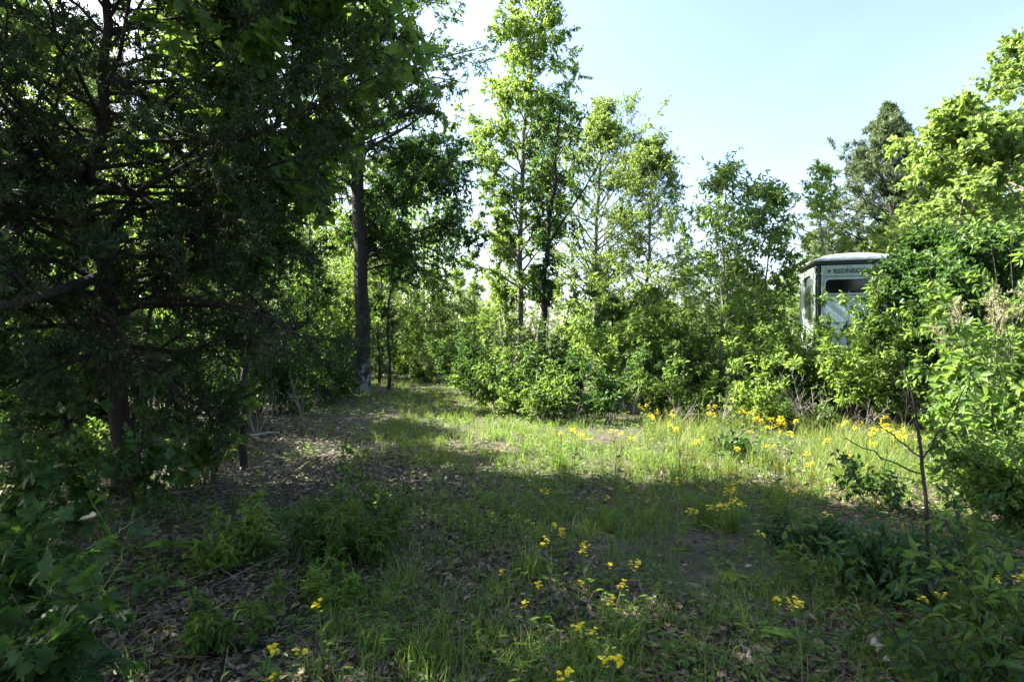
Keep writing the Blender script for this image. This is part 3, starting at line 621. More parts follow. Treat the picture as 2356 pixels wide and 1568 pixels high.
# wide seedlings of big leaves
def seedling(label, px, py, seed, size, nl, leaf='mid', tpl=LOBED, h=.16):
    rng = np.random.default_rng(seed); D = (CAMZ-h*.6)*F/(py-784); x = wx(px, D)
    root = thing("seedling", label, "seedling", (x, D, float(gh(x, D))))
    P = np.array([[(0, 0, -.01), (.01, .01, h*.5), (.015, 0, h)]], float); MB().add(*tubes(P, np.array([[.003, .0025, .002]]), 5)).build("stem", M['stemg'], root)
    a = np.arange(nl)*2.4+rng.uniform(-.3, .3, nl); d = np.stack([np.cos(a), np.sin(a), rng.uniform(-.1, .25, nl)], 1)
    pos = np.stack([0*a+.012, 0*a, h*rng.uniform(.6, 1, nl)], 1)
    nn = np.array([0, 0, 1.])+.2*rng.standard_normal((nl, 3)); sz = size*rng.uniform(.7, 1.15, nl); ti = rng.random(nl)
    for k in range(nl):
        fb = MB(); leafset(fb, tpl, pos[k:k+1], d[k:k+1], nn[k:k+1], sz[k:k+1], ti[k:k+1]); fb.build("leaf", M[leaf], root)
seedling("big leaved seedling beside the pale curved stick, five broad leaves", 395, 1285, 301, .17, 5, 'mid', OVAL)
seedling("broad leaved seedling left of centre with spreading fresh leaves", 600, 1280, 302, .15, 6, 'bright')
seedling("dark round leaved seedling near the bottom left", 330, 1370, 303, .16, 4, 'dark', OVAL)
seedling("narrow leaved seedling low in the right foreground", 1690, 1330, 304, .12, 9, 'bright', LANCE, .08)
seedling("long leaved seedling by the bottom edge, right of the yellow flowers", 1830, 1495, 305, .16, 4, 'mid', LANCE, .08)
seedling("small fresh seedling right of the lower left flowers", 505, 1480, 306, .09, 5, 'bright', OVAL, .08)

# --- low thicket copies
def proto_shrub(seed, h, w, leaf, size, tpl=LANCE, bark='bark'):
    def mk():
        root = thing("shrub", "", "shrub"); shrub_parts(root, h, w, 12, np.random.default_rng(seed), leaf=leaf, size=size, tpl=tpl, bark=bark, sub=6, tw=5, nleaf=6, t0=.38); return root
    return mk
MK.update({'s1': proto_shrub(401, 1.9, .6, 'dark', .1), 's2': proto_shrub(402, 1.7, .6, 'yellow', .08, OVAL), 's3': proto_shrub(403, 2.5, .65, 'mid', .11), 's4': proto_shrub(404, .8, .6, 'mid', .09, OVAL)})
rng = np.random.default_rng(61)
def patch(label, group, spots, keys=('s1', 's2', 's3', 's4')):
    for i, (px, D, s) in enumerate(spots):
        k = keys[rng.integers(len(keys))]
        place(k, MK[k], wx(px, D), D, rng.uniform(0, 6.28), s*rng.uniform(.85, 1.15), label, group)
def bare_proto():
    root = thing("dead_shrub", "", "dead shrub"); rg = np.random.default_rng(405); ns = 5; a = rg.uniform(0, 6.28, ns); P = np.empty((ns, 7, 3)); P[:, 0] = 0
    d = nrm(np.stack([np.cos(a)*.35, np.sin(a)*.35, np.ones(ns)], 1)); L = rg.uniform(.6, 1.5, ns)
    for k in range(1, 7): d = nrm(d+.1*rg.standard_normal(d.shape)); P[:, k] = P[:, k-1]+d*(L/6)[:, None]
    Rr = .009*np.linspace(1, .3, 7)[None]*rg.uniform(.6, 1.1, (ns, 1)); Q, RQ, _, _ = sprout(P, Rr, 5, rg, .3, 1, 42, .4, .4, 5, .6, .2)
    Q2, RQ2, _, _ = sprout(Q, RQ, 4, rg, .2, 1, 40, .14, .4, 3, .6)
    MB().add(*tubes(P, Rr, 6)).build("stem", M['twigp'], root, True); MB().add(*tubes(Q, np.maximum(RQ, .002), 5)).add(*tubes(Q2, np.maximum(RQ2, .0014), 4)).build("twig", M['twigp'], root, True); return root
MK['s5'] = bare_proto
patch("bare dead shrub at the back of the clearing", "bare dead shrubs round the clearing",
      [(1130,13,.8),(1240,10.4,.5),(1450,10.6,.6),(1555,10,.6),(1655,10.2,.6),(1860,9.8,1),(1880,10.2,.7),(1320,10.3,.45),(1985,9.6,.6),(2080,9.8,.8),(590,9,.8),(700,10.5,.8),(430,7.5,.7)], ('s5',))
patch("green undergrowth shrub at the far end of the grassy track", "shrubs closing the far end of the track",
      [(870,24,.8),(905,23,.9),(940,22.5,.9),(975,22,.85),(1010,21,.9),(1045,20,1),(1075,18.5,.95),(1110,17,1),(1000,25,1.2),(930,27,1.4),(1060,24,1.3),(1120,21,1.2),(860,28,1.4),(1140,15,.95)])
patch("green undergrowth shrub along the back of the sunny clearing", "shrubs behind the sunny clearing",
      [(1120,14.5,.9),(1170,14,1),(1210,16,1.2),(1090,16.5,1),(1290,13.5,.85),(1330,15,1.1),(1420,12.5,.75),(1500,12,.75),(1530,15,1.2),(1600,12.5,.95),(1640,14.5,1.1),(1690,12.5,.85),(1740,14,1.1),(1790,12.5,.9),(1830,14.5,1.1),(1900,12.5,1),(1330,11.6,.5),(1480,11,.5),(1580,11,.55),(1780,10.8,.6),(1880,10,.55)])
patch("green undergrowth shrub under the trees right of the blind", "shrubs under the right hand trees",
      [(1950,11.5,1),(2020,10.5,.95),(2080,10,.9),(2140,10.4,.85),(2180,10.5,.8),(2260,8.6,.9),(2320,7.2,1),(2370,8.2,1.2),(2270,10,1.2),(2360,6.0,.7),(2120,11.4,.7),(2040,11.2,.9)])
patch("shaded undergrowth shrub beneath the left hand wood", "shrubs beneath the left wood",
      [(20,8,1),(90,9,1.1),(170,8.5,1),(300,9.5,1.1),(380,9,.9),(440,10.5,1),(520,10,.8),(580,12,1),(640,11.5,.85),(690,13.5,1),(740,14.5,.95),(780,16,.9),(600,15,1.2),(500,14,1.3),(350,12.5,1.3),(200,12,1.3),(60,12,1.3),(720,18,1.2),(-20,5.5,.8),(150,6.5,.6),(770,20,1.3),(660,20,1.4),(600,11,.6),(660,12,.7),(700,11.5,.55),(740,12.5,.6),(770,13.5,.7),(800,15.5,.75),(560,9.5,.6)], ('s1', 's3', 's1', 's4'))

# --- buff blossom sprays at the right edge
def buff_shrub():
    rng = np.random.default_rng(240); D = 6.0; x = wx(2300, D); root = thing("blossom_shrub", "shrub topped with pale buff tufts of fading blossom at the right edge", "shrub", (x, D, float(gh(x, D))))
    ns = 7; a = rng.uniform(0, 6.28, ns); tips = [(2215, 690), (2240, 700), (2290, 660), (2330, 665), (2350, 645), (2190, 745), (2330, 690)]
    P = np.stack([resample([(0, 0, -.02), ((wx(u, D)-x)*.4, .1, wz(v, D)*.6), (wx(u, D)-x, rng.uniform(-.3, .3), wz(v, D))], 6) for u, v in tips])
    R = np.full((ns, 1), .009)*np.linspace(1, .4, 6)
    Tw, RT, _, _ = sprout(P, R, 14, rng, .8, 1.0, 50, .16, .3, 3, .5, .25, 0, .1)
    MB().add(*tubes(P, R, 5)).add(*tubes(Tw, np.maximum(RT, .0015), 3)).build("stem", M['barkg'], root)
    fb = MB(); foliage(fb, Tw, RT, 34, rng, NEEDLE, .035, -.3, .9); fb.build("blossom", M['buff'], root)
    Lw, RL, _, _ = sprout(P, R, 8, rng, .3, .8, 55, .25, .3, 4, .5); f2 = MB(); foliage(f2, Lw, RL, 9, rng, LANCE, .07); f2.build("foliage", M['mid'], root)
buff_shrub()

# --- bare sapling in the right foreground
def bare_sapling():
    D = 3.6; x = wx(2140, D); root = thing("bare_sapling", "leafless dark sapling with forking twigs standing in the right foreground", "sapling", (x, D, float(gh(x, D))))
    def q(a, b, dd=0): return (wx(a, D+dd)-x, dd, wz(b, D+dd))
    main = resample([(0, 0, -.03), q(2136, 1290), q(2131, 1140), q(2121, 1060), q(2120, 1030), q(2108, 940), q(2092, 870), q(2076, 815)], 24)
    rr = np.interp(np.linspace(0, 1, 24), [0, .6, .7, 1], [.013, .010, .0065, .003])
    mb = MB().add(*tubes(main[None], rr[None], 9, .05, np.random.default_rng(1)))
    for pts, r in [([q(2122, 1045), q(2150, 1000, -.05), q(2190, 945, -.1), q(2222, 875, -.12)], .006), ([q(2120, 1040), q(2070, 1000, .1), q(2010, 955, .15), q(1965, 930, .2)], .0055),
                   ([q(2121, 1078), q(2060, 1055, -.1), q(2000, 1020, -.15), q(1945, 995, -.2)], .006), ([q(2119, 1025), q(2100, 930, .06), q(2082, 860, .1), q(2070, 800, .12)], .006),
                   ([q(2124, 1100), q(2060, 1082, .1), q(2010, 1078, .2), q(1985, 1085, .25)], .0035)]:
        P = resample(pts, 10)[None]; P[0, 1:-1] += .006*np.random.default_rng(int(r*1e5)).standard_normal((8, 3)); R = (r*np.linspace(1, .45, 10))[None]
        b = MB().add(*tubes(P, R, 6)); Q, RQ, _, _ = sprout(P, R, 7, np.random.default_rng(5), .3, 1, 45, .07, .5, 3, .5); b.add(*tubes(Q, np.maximum(RQ, .0011), 4)); b.build("branch", M['bark'], root, True)
    mb.build("trunk", M['bark'], root, True)
bare_sapling()

# ------------------------------------------------------------------ fallen wood
def stick(label, pix, r, seed, mat='twig', lift=.02, nsub=3, name="fallen_branch"):
    rng = np.random.default_rng(seed); pts = []
    for px, py in pix:
        D = CAMZ*F/(py-784); pts.append((wx(px, D), D))
    pts = np.array(pts); x0, y0 = pts[0]; root = thing(name, label, "branch", (x0, y0, float(gh(x0, y0))))
    P = resample([(a-x0, b-y0, 0) for a, b in pts], 12); P[:, 2] = gh(P[:, 0]+x0, P[:, 1]+y0)-float(gh(x0, y0))+lift+r+.01*np.abs(rng.standard_normal(12))
    P[1:-1, :2] += .008*rng.standard_normal((10, 2)); R = r*np.linspace(1, .35, 12)
    MB().add(*tubes(P[None], R[None], 7, .08, rng)).build("stem", M[mat], root, True)
    if nsub:
        Q, RQ, _, _ = sprout(P[None], R[None], nsub, rng, .3, .9, 40, np.array([np.linalg.norm(P[-1]-P[0])*.25]), .4, 5, .6, .05)
        Q[:, :, 2] = np.maximum(Q[:, :, 2], .01)
        for k in range(len(Q)): MB().add(*tubes(Q[k:k+1], np.maximum(RQ[k:k+1], .0015), 4)).build("side_twig", M[mat], root, True)
stick("pale curved stick lying in the shade of the left foreground", [(195, 1292), (235, 1262), (270, 1250), (300, 1225), (345, 1203)], .008, 501, 'twigp')
stick("longest thin branch lying in front of the cedar trunk", [(290, 1150), (400, 1165), (500, 1140), (570, 1150)], .013, 502)
stick("pale log end lying left of the grassy track", [(480, 1022), (560, 1012), (640, 1004)], .035, 503, 'twigp', nsub=1)
stick("grey branch pointing at the small fresh green bush", [(335, 1255), (400, 1205), (450, 1185), (520, 1160)], .006, 504)
stick("curved light stick beyond the brush, left of the track", [(530, 1055), (560, 1080), (620, 1082), (690, 1090)], .009, 505, 'twigp')
stick("dark straight branch under the cedar's right side", [(330, 1100), (430, 1120), (560, 1145), (640, 1160)], .012, 506)
stick("short thick stick lying at the left under the cedar", [(180, 1180), (260, 1175), (330, 1190)], .012, 507)
stick("bleached bark piece in the bottom right litter", [(2010, 1500), (2030, 1530), (2045, 1565)], .02, 508, 'twigp', nsub=0)
stick("short grey stick in the lower right litter", [(1730, 1560), (1720, 1530), (1700, 1500)], .012, 509, nsub=1)
stick("thin branch lying across the brush patch", [(560, 1030), (640, 1040), (740, 1028), (800, 1040)], .01, 510)
stick("forked dead branch poking up behind the clearing", [(1520, 905), (1545, 895), (1575, 890)], .02, 511, 'twigp', lift=.35)
stick("thick grey branch jutting in from the left edge under the cedar", [(-40, 1050), (60, 1075), (180, 1100), (300, 1085)], .02, 512, lift=.1)
def brush_pile():
    rng = np.random.default_rng(520)
    for k, (px, py, w, lab) in enumerate([(720, 985, 1.3, "tangle of thin brown twigs beside the track at the left"), (560, 1120, 1.2, "heap of broken dead branches in front of the cedar")]):
        D = CAMZ*F/(py-784); x = wx(px, D); root = thing("brush_pile", lab, "brush pile", (x, D, float(gh(x, D))))
        N = 260; a = rng.normal(0, .9, N); P = np.empty((N, 5, 3)); d = np.stack([np.cos(a), np.sin(a), rng.normal(.05, .15, N)], 1)
        P[:, 0] = np.stack([w*.45*rng.standard_normal(N)-.3, .35*rng.standard_normal(N), rng.uniform(.01, .22, N)*np.exp(-rng.random(N))], 1)
        for q in range(1, 5):
            d = nrm(d+.3*rng.standard_normal(d.shape)); P[:, q] = P[:, q-1]+d*rng.uniform(.04, .13, N)[:, None]
        P[:, :, 2] = np.maximum(P[:, :, 2], .01); R = rng.uniform(.002, .007, N)[:, None]*np.linspace(1, .4, 5)
        MB().add(*tubes(P, R, 4)).build("twig", M['twig'], root, True)["kind"] = "stuff"
brush_pile()

# ------------------------------------------------------------------ yellow wildflowers
_a = np.arange(16)*np.pi/8; _r = np.where(np.arange(16) % 2 == 0, .5, .3)
FLO = (np.concatenate([[(0, 0, .06)], np.stack([_r*np.cos(_a), _r*np.sin(_a), 0*_a], 1)]), np.array([(0, 1+(k-1) % 16, 1+k, 1+(k+1) % 16) for k in range(0, 16, 2)]))
def flower_proto(seed, h, nst):
    rng = np.random.default_rng(seed); root = thing("wildflower", "", "wildflower")
    for s in range(nst):
        a = rng.uniform(0, 6.28); ln = rng.uniform(.02, .12); top = np.array([ln*math.cos(a), ln*math.sin(a), h*rng.uniform(.8, 1.)])
        P = resample([(.01*math.cos(a), .01*math.sin(a), -.01), tuple(top*[.3, .3, .5]), tuple(top)], 6)[None]; R = np.array([[.0028, .0026, .0023, .002, .0018, .0015]])
        n = 13; Q, RQ, _, _ = sprout(P, R, n, rng, .84, 1., 42, .055, .3, 3, .5, .5, 0, .1)
        MB().add(*tubes(P, R, 5)).add(*tubes(Q, np.maximum(RQ, .0006), 3)).build("stem", M['stemg'], root)
        fb = MB(); tips = Q[:, -1]; nn = np.array([0, 0, 1.])+.35*rng.standard_normal((n, 3)); aa = rng.uniform(0, 6.28, n)
        leafset(fb, FLO, tips, np.stack([np.cos(aa), np.sin(aa), 0*aa], 1), nn, rng.uniform(.016, .027, n), rng.random(n)); fb.build("flower_head", M['petal'], root)
    m = 14; a = rng.uniform(0, 6.28, m); z = np.concatenate([np.zeros(8)+.01, rng.uniform(.05, h*.7, 6)])
    fb = MB(); leafset(fb, LANCE, np.stack([.01*np.cos(a), .01*np.sin(a), z], 1), np.stack([np.cos(a), np.sin(a), .5+0*a], 1), np.array([0, 0, 1.])+.2*rng.standard_normal((m, 3)), rng.uniform(.05, .09, m), rng.random(m))
    fb.build("foliage", M['mid'], root); return root
for k, (h, n) in enumerate([(.34, 1), (.4, 2), (.48, 2), (.55, 3), (.3, 1), (.44, 1)]): MK['f%d' % k] = (lambda k=k, h=h, n=n: flower_proto(600+k, h, n))
HS = {'f0': .34, 'f1': .4, 'f2': .46, 'f3': .53, 'f4': .3, 'f5': .44}
def flowers(spots, label, group, keys, sc=1):
    for j, sp in enumerate(spots):
        k = keys[rng.integers(len(keys))]; s = sc*rng.uniform(.78, 1.14); px, py = sp[:2]
        jt = 0 if len(sp) > 2 else 1; px += jt*rng.uniform(-9, 9); py += jt*rng.uniform(-4, 4); D = (CAMZ-HS[k]*s)*F/(py-784)
        lb = sp[2] if len(sp) > 2 else label
        o = place(k, MK[k], wx(px, D), D, rng.uniform(0, 6.28), s, lb, group)
        o.rotation_euler = (rng.uniform(-.12, .12), rng.uniform(-.12, .12), rng.uniform(0, 6.28))
FG = [(598,1480,"left one of the yellow wildflowers in the bottom left foreground"),(632,1478,"right one of the yellow wildflowers in the bottom left foreground"),(603,1537,"lowest yellow wildflower in the bottom left foreground"),
      (749,1392,"lone small yellow wildflower left of the foreground centre"),(1091,1536,"yellow wildflower by the bottom edge left of centre"),(1340,1542,"fullest yellow wildflower head by the bottom edge"),
      (1277,1560,"yellow wildflower cut by the bottom edge beside the fullest one"),(1318,1455,"leftmost of the yellow wildflower trio above the fullest one"),(1372,1438,"topmost of the yellow wildflower trio above the fullest one"),
      (1395,1468,"rightmost of the yellow wildflower trio above the fullest one"),(1210,1350,"yellow wildflower left of the small pale stones"),(1275,1390,"single yellow wildflower above the leftmost of the trio"),
      (1795,1355,"left one of the yellow wildflowers in the right foreground shade"),(1845,1343,"upper one of the yellow wildflowers in the right foreground shade"),(1850,1388,"lower one of the yellow wildflowers in the right foreground shade"),
      (2110,1350,"yellow wildflower in front of the bluish bush, left head"),(2142,1335,"yellow wildflower in front of the bluish bush, right head"),(2300,1292,"upper yellow wildflower in the bottom right bush"),(2335,1320,"lower yellow wildflower in the bottom right bush"),
      (1430,1325,"upper of two yellow wildflowers right of centre"),(1430,1368,"lower of two yellow wildflowers right of centre"),(1507,1285,"isolated yellow wildflower right of the shaded cluster"),(1443,1100,"taller of two leaning yellow wildflowers at the clearing's shaded edge"),(1412,1125,"shorter of two leaning yellow wildflowers at the clearing's shaded edge")]
flowers(FG, None, "yellow wildflowers in the shaded foreground", ('f0', 'f4', 'f5'), .95)
flowers([(1162,1282),(1326,1317),(1232,1310),(1355,1255),(1268,1190),(1275,1208),(1262,1235),(1297,1198),(1325,1232),(1405,1272),(1338,1243),(1240,1110),(1258,1118),(1150,1020),(1165,1015),(1130,1022),(1290,1215)],
        "yellow wildflower scattered on the shaded centre of the track", "yellow wildflowers scattered on the track", ('f0', 'f4'), .9)
flowers([(1300,985),(1320,990),(1285,980),(1340,1000),(1400,985),(1420,990),(1440,985),(1405,1012),(1500,922),(1520,915),(1530,930),(1495,940),(1545,940),(1635,903),(1640,925),(1630,932),(1705,920),(1770,935),(1790,940),(1760,950),(1810,922),(1780,960),(1800,965),(1830,960),
         (1935,930),(1950,945),(1962,950),(2005,940),(2030,970),(2045,965),(2060,970),(2075,970),(2092,976),(2112,990),(1840,980),(1740,940),(1460,1000),(1560,950),(1310,1000),(1330,985),(1480,925),(1512,935),(1650,915),(1725,930),(1745,955),(1800,938),(1820,945),(1750,925),(1945,955),(1985,960),(2020,955),(2050,950),(2080,960),(2010,965),(1500,1010),(1550,1025),(1600,990),(1650,1000),(1700,1020),(1760,1000),(1790,1030),(1850,1020),(1900,1000),(1950,1030),(2010,1010),(1420,1040),(1880,1045),(1720,985)],
        "yellow wildflower at the sunlit back of the clearing", "yellow wildflowers at the back of the clearing", ('f2', 'f3', 'f1'), 1.05)
flowers([(1600,1040),(1612,1035),(1625,1062),(1650,1060),(1675,1065),(1700,1070),(1690,1085),(1702,1096),(1715,1120),(1655,1125),(1620,1090),(1565,1060),(1560,1085),(1740,1045),(1830,1060),(1835,1090),(1842,1100),(1815,1110),(1887,1110),(1882,1135),(1860,1075),(1990,1065),(1670,1130),(1732,1125),(1760,1190),(1860,1090),(1900,1120),(1575,1140),(1640,1045),(1665,1095),(1685,1110),(1700,1050),(1720,1085)],
        "yellow wildflower among the grass tufts in the middle of the clearing", "yellow wildflowers in the middle of the clearing", ('f1', 'f2', 'f5'), 1)

# grass tufts one can tell apart
def tuft(label, px, py, h, n, seed, w=.05, dry=False):
    rng = np.random.default_rng(seed); D = CAMZ*F/(py-784); x = wx(px, D); g = float(gh(x, D)); mb = MB()
    X = x+w*rng.standard_normal(n); Y = D+w*rng.standard_normal(n)
    blades(mb, X, Y, h*rng.uniform(.45, 1.1, n), rng.uniform(.004, .0075, n), rng, 0, .38)
    for v in mb.v: v -= np.array([x, D, g])
    o = mb.build("grass_tuft", M['straw' if dry else 'grass']); o.location = (x, D, g)
    tag(o, label, "grass tuft", "grass tufts in the clearing")
tuft("bright sunlit grass tuft, left of the pair below the flowers", 1622, 1195, .36, 110, 701)
tuft("bright sunlit grass tuft, right of the pair below the flowers", 1682, 1205, .34, 120, 702)
tuft("tall grass tuft under the two leaning flowers", 1395, 1215, .3, 60, 703)
tuft("dark grass tuft left of the two leaning flowers", 1290, 1075, .3, 110, 704)
tuft("dark grass tuft in the centre foreground shade", 1225, 1330, .26, 90, 705)
tuft("wide grass tuft at the bottom centre left", 1000, 1560, .2, 110, 706, .08)
tuft("grass tuft below the bluish low plant at the right", 1850, 1250, .3, 70, 707)
tuft("grass tuft in the bottom right litter", 2080, 1540, .17, 60, 708)
tuft("grass tuft at the left of the track's foreground", 770, 1420, .16, 80, 709)
tuft("shaded grass tuft right of the bright pair", 1790, 1175, .4, 110, 710)
tuft("shaded grass tuft behind the bright pair", 1560, 1110, .34, 90, 711)
tuft("small grass tuft left of the bottom trio of flowers", 1120, 1480, .16, 60, 712)

# small pale stones
def stones():
    for k, (px, py, r, lab) in enumerate([(1204, 1375, .016, "larger of two small pale stones on the track"), (1222, 1378, .011, "smaller of two small pale stones on the track")]):
        D = CAMZ*F/(py-784); x = wx(px, D); rg = np.random.default_rng(k); n = 10; V = []; 
        th = np.linspace(0, np.pi, 7)[:, None]; ph = (np.arange(n)*2*np.pi/n)[None]
        V = np.stack([np.sin(th)*np.cos(ph)*1.2, np.sin(th)*np.sin(ph), np.cos(th)*.7+0*ph], -1)*r; V = V*(1+.07*rg.standard_normal((7, n, 1)))
        i = np.arange(n); f = np.concatenate([np.stack([q*n+i, q*n+(i+1) % n, (q+1)*n+(i+1) % n, (q+1)*n+i], 1) for q in range(6)])
        o = MB().add(V, f).build("stone", plain('pale_stone', (.45, .36, .24), .8), None, True); o.location = (x, D, float(gh(x, D))+r*.9); tag(o, lab, "stone")
stones()

# ------------------------------------------------------------------ hunting blind
def boxv(mb, x0, x1, y0, y1, z0, z1):
    V = [(x, y, z) for x in (x0, x1) for y in (y0, y1) for z in (z0, z1)]
    mb.add(V, [(0, 1, 3, 2), (4, 6, 7, 5), (0, 4, 5, 1), (2, 3, 7, 6), (0, 2, 6, 4), (1, 5, 7, 3)]); return mb
def rrect(cx, cz, w, h, r, n=8):
    P = []
    for sx, sz, a0 in ((1, 1, 0), (-1, 1, 90), (-1, -1, 180), (1, -1, 270)):
        for k in range(n):
            a = math.radians(a0+90*k/(n-1)); P.append((cx+sx*(w/2-r)+r*math.cos(a), cz+sz*(h/2-r)+r*math.sin(a)))
    return np.array(P)
def bevelled(o, w=.01, seg=2):
    m = o.modifiers.new("bevel", 'BEVEL'); m.width = w; m.segments = seg; m.limit_method = 'ANGLE'; return o
def hunting_blind():
    D = 14.0; X = wx(1880, D); g = float(gh(X, D))
    gm = plain('green_fibreglass', (.37,.48,.4), .42, .5, (.46,.56,.48), 2.2); gd = plain('dark_green_post', (.02, .04, .035), .5, .4)
    blk = plain('dark_window_glass', (.006, .007, .008), .12, .6); wood = plain('weathered_post', (.12, .09, .06), .8); rf = plain('pale_roof_shell', (.78,.8,.74), .4, .4, (.5, .56, .52), 4)  # roof shell coloured pale, with the sun's reflection put into the colour
    root = thing("hunting_blind", "raised green box hunting blind with pale domed roof half hidden by foliage", "hunting blind", (X, D, g), math.radians(-15))
    w = 1.85; z0, z1 = 1.35, 3.4
    for m_, k_ in ((gm, .55), (rf, .7)):      # rain streaks and algae, running down the shell
        t = m_.node_tree; p = [n for n in t.nodes if n.type == 'BSDF_PRINCIPLED'][0]; src = p.inputs['Base Color'].links[0].from_socket
        tc = t.nodes.new("ShaderNodeTexCoord"); mp = t.nodes.new("ShaderNodeMapping"); mp.inputs['Scale'].default_value = (9, 9, 1.1); t.links.new(tc.outputs['Object'], mp.inputs[0])
        nz = t.nodes.new("ShaderNodeTexNoise"); nz.inputs['Scale'].default_value = 1.4; nz.inputs['Detail'].default_value = 8; nz.inputs['Roughness'].default_value = .7; t.links.new(mp.outputs[0], nz.inputs[0])
        q = t.nodes.new("ShaderNodeMapRange"); q.inputs[1].default_value = .48; q.inputs[2].default_value = .72; q.inputs[4].default_value = k_; t.links.new(nz.outputs[0], q.inputs[0])
        x = t.nodes.new("ShaderNodeMix"); x.data_type = 'RGBA'; x.inputs[7].default_value = (.12, .14, .08, 1); t.links.new(q.outputs[0], x.inputs[0]); t.links.new(src, x.inputs[6]); t.links.new(x.outputs[2], p.inputs['Base Color'])
    def wall(name, mat4, win, depth=.03):
        """panel in local u,z with rounded window holes; mat4 = (origin, u dir, outward)"""
        o_, u_, n_ = [np.array(q, float) for q in mat4]
        mb = MB(); inn = rrect(*win)
        uw = w-.18; c = (win[0], win[1]); out = []
        for p in inn:
            d = p-np.array(c); tx = ((uw if d[0] > 0 else 0)-c[0])/d[0] if abs(d[0]) > 1e-6 else 1e9; tz = ((z1-z0 if d[1] > 0 else 0)-c[1])/d[1] if abs(d[1]) > 1e-6 else 1e9
            out.append(np.array(c)+d*min(tx, tz))
        # snap the nearest outer points to the corners
        out = np.array(out)
        for cc in ((0, 0), (uw, 0), (0, z1-z0), (uw, z1-z0)):
            out[np.argmin(np.hypot(*(out-np.array(cc)).T))] = cc
        n = len(inn); to3 = lambda q, dd: o_+u_*q[:, :1]+np.array([0, 0, 1.])*q[:, 1:]+n_*dd
        i = np.arange(n); j = (i+1) % n
        V = np.concatenate([to3(inn, 0), to3(out, 0), to3(inn, -depth)])
        mb.add(V, np.concatenate([np.stack([i, j, n+j, n+i], 1), np.stack([i, 2*n+i, 2*n+j, j], 1)]))
        wl = mb.build(name, gm, root)
        wi = MB(); o2 = rrect(win[0], win[1], win[2]+.07, win[3]+.07, win[4]+.03); i1 = rrect(win[0], win[1], win[2]-.005, win[3]-.005, win[4])
        V = np.concatenate([to3(o2, .003), to3(o2, .022), to3(i1, .022), to3(i1, .003)])
        wi.add(V, np.concatenate([np.stack([k*n+i, k*n+j, (k+1)*n+j, (k+1)*n+i], 1) for k in range(3)])); fr = wi.build("window", gm, root)
        pn = MB(); pn.add(to3(rrect(win[0], win[1], win[2]+.01, win[3]+.01, win[4]), -depth+.004), [tuple(range(n))]); pn.build("pane", blk, fr)
    front = ((.09, 0, z0), (1, 0, 0), (0, -1, 0)); wall("wall", front, (.82, 1.53, 1.46, .34, .1))
    wall("wall", ((0, w-.09, z0), (0, -1, 0), (-1, 0, 0)), (.83, 1.3, .85, 1.15, .1))
    wall("wall", ((w-.09, w, z0), (-1, 0, 0), (0, 1, 0)), (.83, 1.53, 1.3, .34, .1))
    wall("wall", ((w, .09, z0), (0, 1, 0), (1, 0, 0)), (.83, 1.53, 1.3, .34, .1))
    for a, b in ((0, 0), (w, 0), (0, w), (w, w)):
        bevelled(boxv(MB(), a-(-.012 if a == 0 else .075), a+(.075 if a == 0 else -.012), b+(.012 if b == 0 else -.075), b+(.075 if b == 0 else -.012), z0, z1+.02).build("corner_post", gd, root), .012)
    def ridge(z, x0=.1, x1=w-.1, t=.03): bevelled(boxv(MB(), x0, x1, -.028, -.002, z, z+t).build("ridge", gm, root), .01)
    ridge(z0+1.79); ridge(z0+1.24, -.02, w+.02); ridge(z0+.02, .1, w-.1, .05)
    for xx in (.09, w-.115): bevelled(boxv(MB(), xx, xx+.022, -.026, -.002, z0+.08, z1-.02).build("edge_trim", gm, root), .006)
    for yy in (.09, w-.115): bevelled(boxv(MB(), -.026, -.002, yy, yy+.03, z0+.02, z1-.02).build("edge_trim", gm, root), .006)
    bevelled(boxv(MB(), .02, w-.02, .02, w-.02, z0-.1, z0-.003).build("floor", gd, root), .01)
    bevelled(boxv(MB(), -.015, w+.015, -.03, w+.015, z1+.02, z1+.1).build("eave", gd, root), .012)
    # domed roof: stacked rounded rings
    rings = [(-.11, .0), (-.12, .035), (-.06, .07), (.08, .12), (.3, .2), (.5, .25), (.8, .262)]; n = 32; V = []
    for ins, zz in rings:
        q = rrect(w/2, w/2, w-2*ins, w-2*ins, max(.06, .25-.1*ins) if w-2*ins > .6 else .06); V.append(np.column_stack([q, np.full(n, z1+.1+zz)]))
    V = np.concatenate(V); i = np.arange(n); j = (i+1) % n; mb = MB()
    mb.add(V, np.concatenate([np.stack([k*n+i, k*n+j, (k+1)*n+j, (k+1)*n+i], 1) for k in range(len(rings)-1)]))
    mb.f.append(np.array([tuple(range((len(rings)-1)*n, len(rings)*n))])); mb.mi.append(0); mb.f.append(np.array([tuple(range(n-1, -1, -1))])); mb.mi.append(0)
    mb.build("roof", rf, root, False)
    for a in (.08, w-.08):
        for b in (.08, w-.08): bevelled(boxv(MB(), a-.045, a+.045, b-.045, b+.045, -.25, z0-.1).build("leg", wood, root), .006)
    for b in (.08, w-.08):
        P = np.array([[(.08, b, .15), (w-.08, b, z0-.2)], [(w-.08, b, .15), (.08, b, z0-.2)]]); MB().add(*tubes(P, np.full((2, 2), .025), 4)).build("brace", wood, root)
    # lettering
    cu = bpy.data.curves.new("lettering", 'FONT'); cu.body = "REDNECK"; cu.size = .145; cu.extrude = .004; cu.offset = .004; cu.space_character = 1.08; cu.align_x = 'LEFT'
    tmp = bpy.data.objects.new("tmp", cu); COL.objects.link(tmp); bpy.context.view_layer.update()
    me = bpy.data.meshes.new_from_object(tmp.evaluated_get(bpy.context.evaluated_depsgraph_get())); bpy.data.objects.remove(tmp)
    me.materials.clear(); me.materials.append(plain('dark_lettering', (.02, .03, .028), .5)); me.name = "lettering"
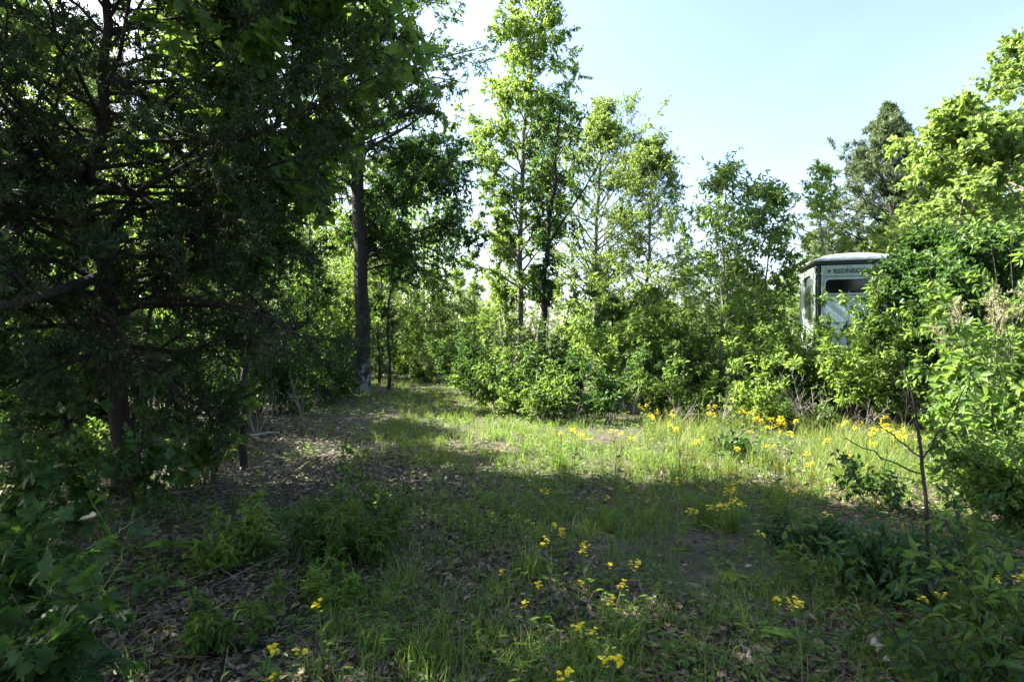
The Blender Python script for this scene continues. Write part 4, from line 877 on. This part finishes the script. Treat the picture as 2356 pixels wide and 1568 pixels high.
    lo = bpy.data.objects.new("lettering", me); COL.objects.link(lo); lo.parent = root; lo.location = (.36, -.006, z0+1.86); lo.rotation_euler = (math.radians(90), 0, 0)
    st = MB(); a = np.arange(10)*np.pi/5+np.pi/2; r = np.where(np.arange(10) % 2 == 0, .05, .022)
    V = np.concatenate([[(0, -.004, 0)], np.stack([r*np.cos(a), 0*a-.004, r*np.sin(a)], 1)]); st.add(V+np.array([.27, -.004, z0+1.91]), [(0, 1+k, 1+(k+1) % 10) for k in range(10)])
    st.build("emblem", me.materials[0], root)
hunting_blind()

# ------------------------------------------------------------------ labels that single each copy out
ORD = "first second third fourth fifth sixth seventh eighth ninth tenth eleventh twelfth thirteenth fourteenth fifteenth sixteenth seventeenth eighteenth nineteenth twentieth".split()
ORD += ["twenty " + o for o in ORD[:9]] + ["thirtieth"] + ["thirty " + o for o in ORD[:9]] + ["fortieth"] + ["forty " + o for o in ORD[:9]] + ["fiftieth"] + ["fifty " + o for o in ORD[:9]] + ["sixtieth"] + ["sixty " + o for o in ORD[:9]] + ["seventieth"] + ["seventy " + o for o in ORD[:9]] + ["eightieth"] + ["eighty " + o for o in ORD[:9]]
for grp, text in {
  "trees of the shaded wood on the left": "tree, {} from the left in the shaded wood behind the crooked cedar",
  "trees at the far end of the track": "leafy tree, {} from the left across the far end of the track",
  "low trees behind the sunny clearing": "low tree, {} from the left in the thicket behind the clearing",
  "trees behind the blind on the right": "tree, {} from the left of those behind the hunting blind",
  "shade trees beside the viewpoint": "tall tree outside the view shading the foreground, {} from the left",
  "shrubs closing the far end of the track": "undergrowth shrub, {} from the left at the far end of the track",
  "shrubs behind the sunny clearing": "undergrowth shrub, {} from the left along the back of the clearing",
  "shrubs under the right hand trees": "undergrowth shrub, {} from the left under the right hand trees",
  "bare dead shrubs round the clearing": "bare dead shrub, {} from the left round the edge of the clearing",
  "shrubs beneath the left wood": "shaded undergrowth shrub, {} from the left beneath the left wood",
  "yellow wildflowers scattered on the track": "yellow wildflower, {} from the left on the shaded centre of the track",
  "yellow wildflowers at the back of the clearing": "yellow wildflower, {} from the left along the sunlit back of the clearing",
  "yellow wildflowers in the middle of the clearing": "yellow wildflower, {} from the left among the tufts in mid clearing"}.items():
    os_ = sorted([o for o in S.objects if o.parent is None and o.get("group") == grp], key=lambda o: o.location.x/max(o.location.y, .5))
    for k, o in enumerate(os_): o["label"] = text.format(ORD[k])
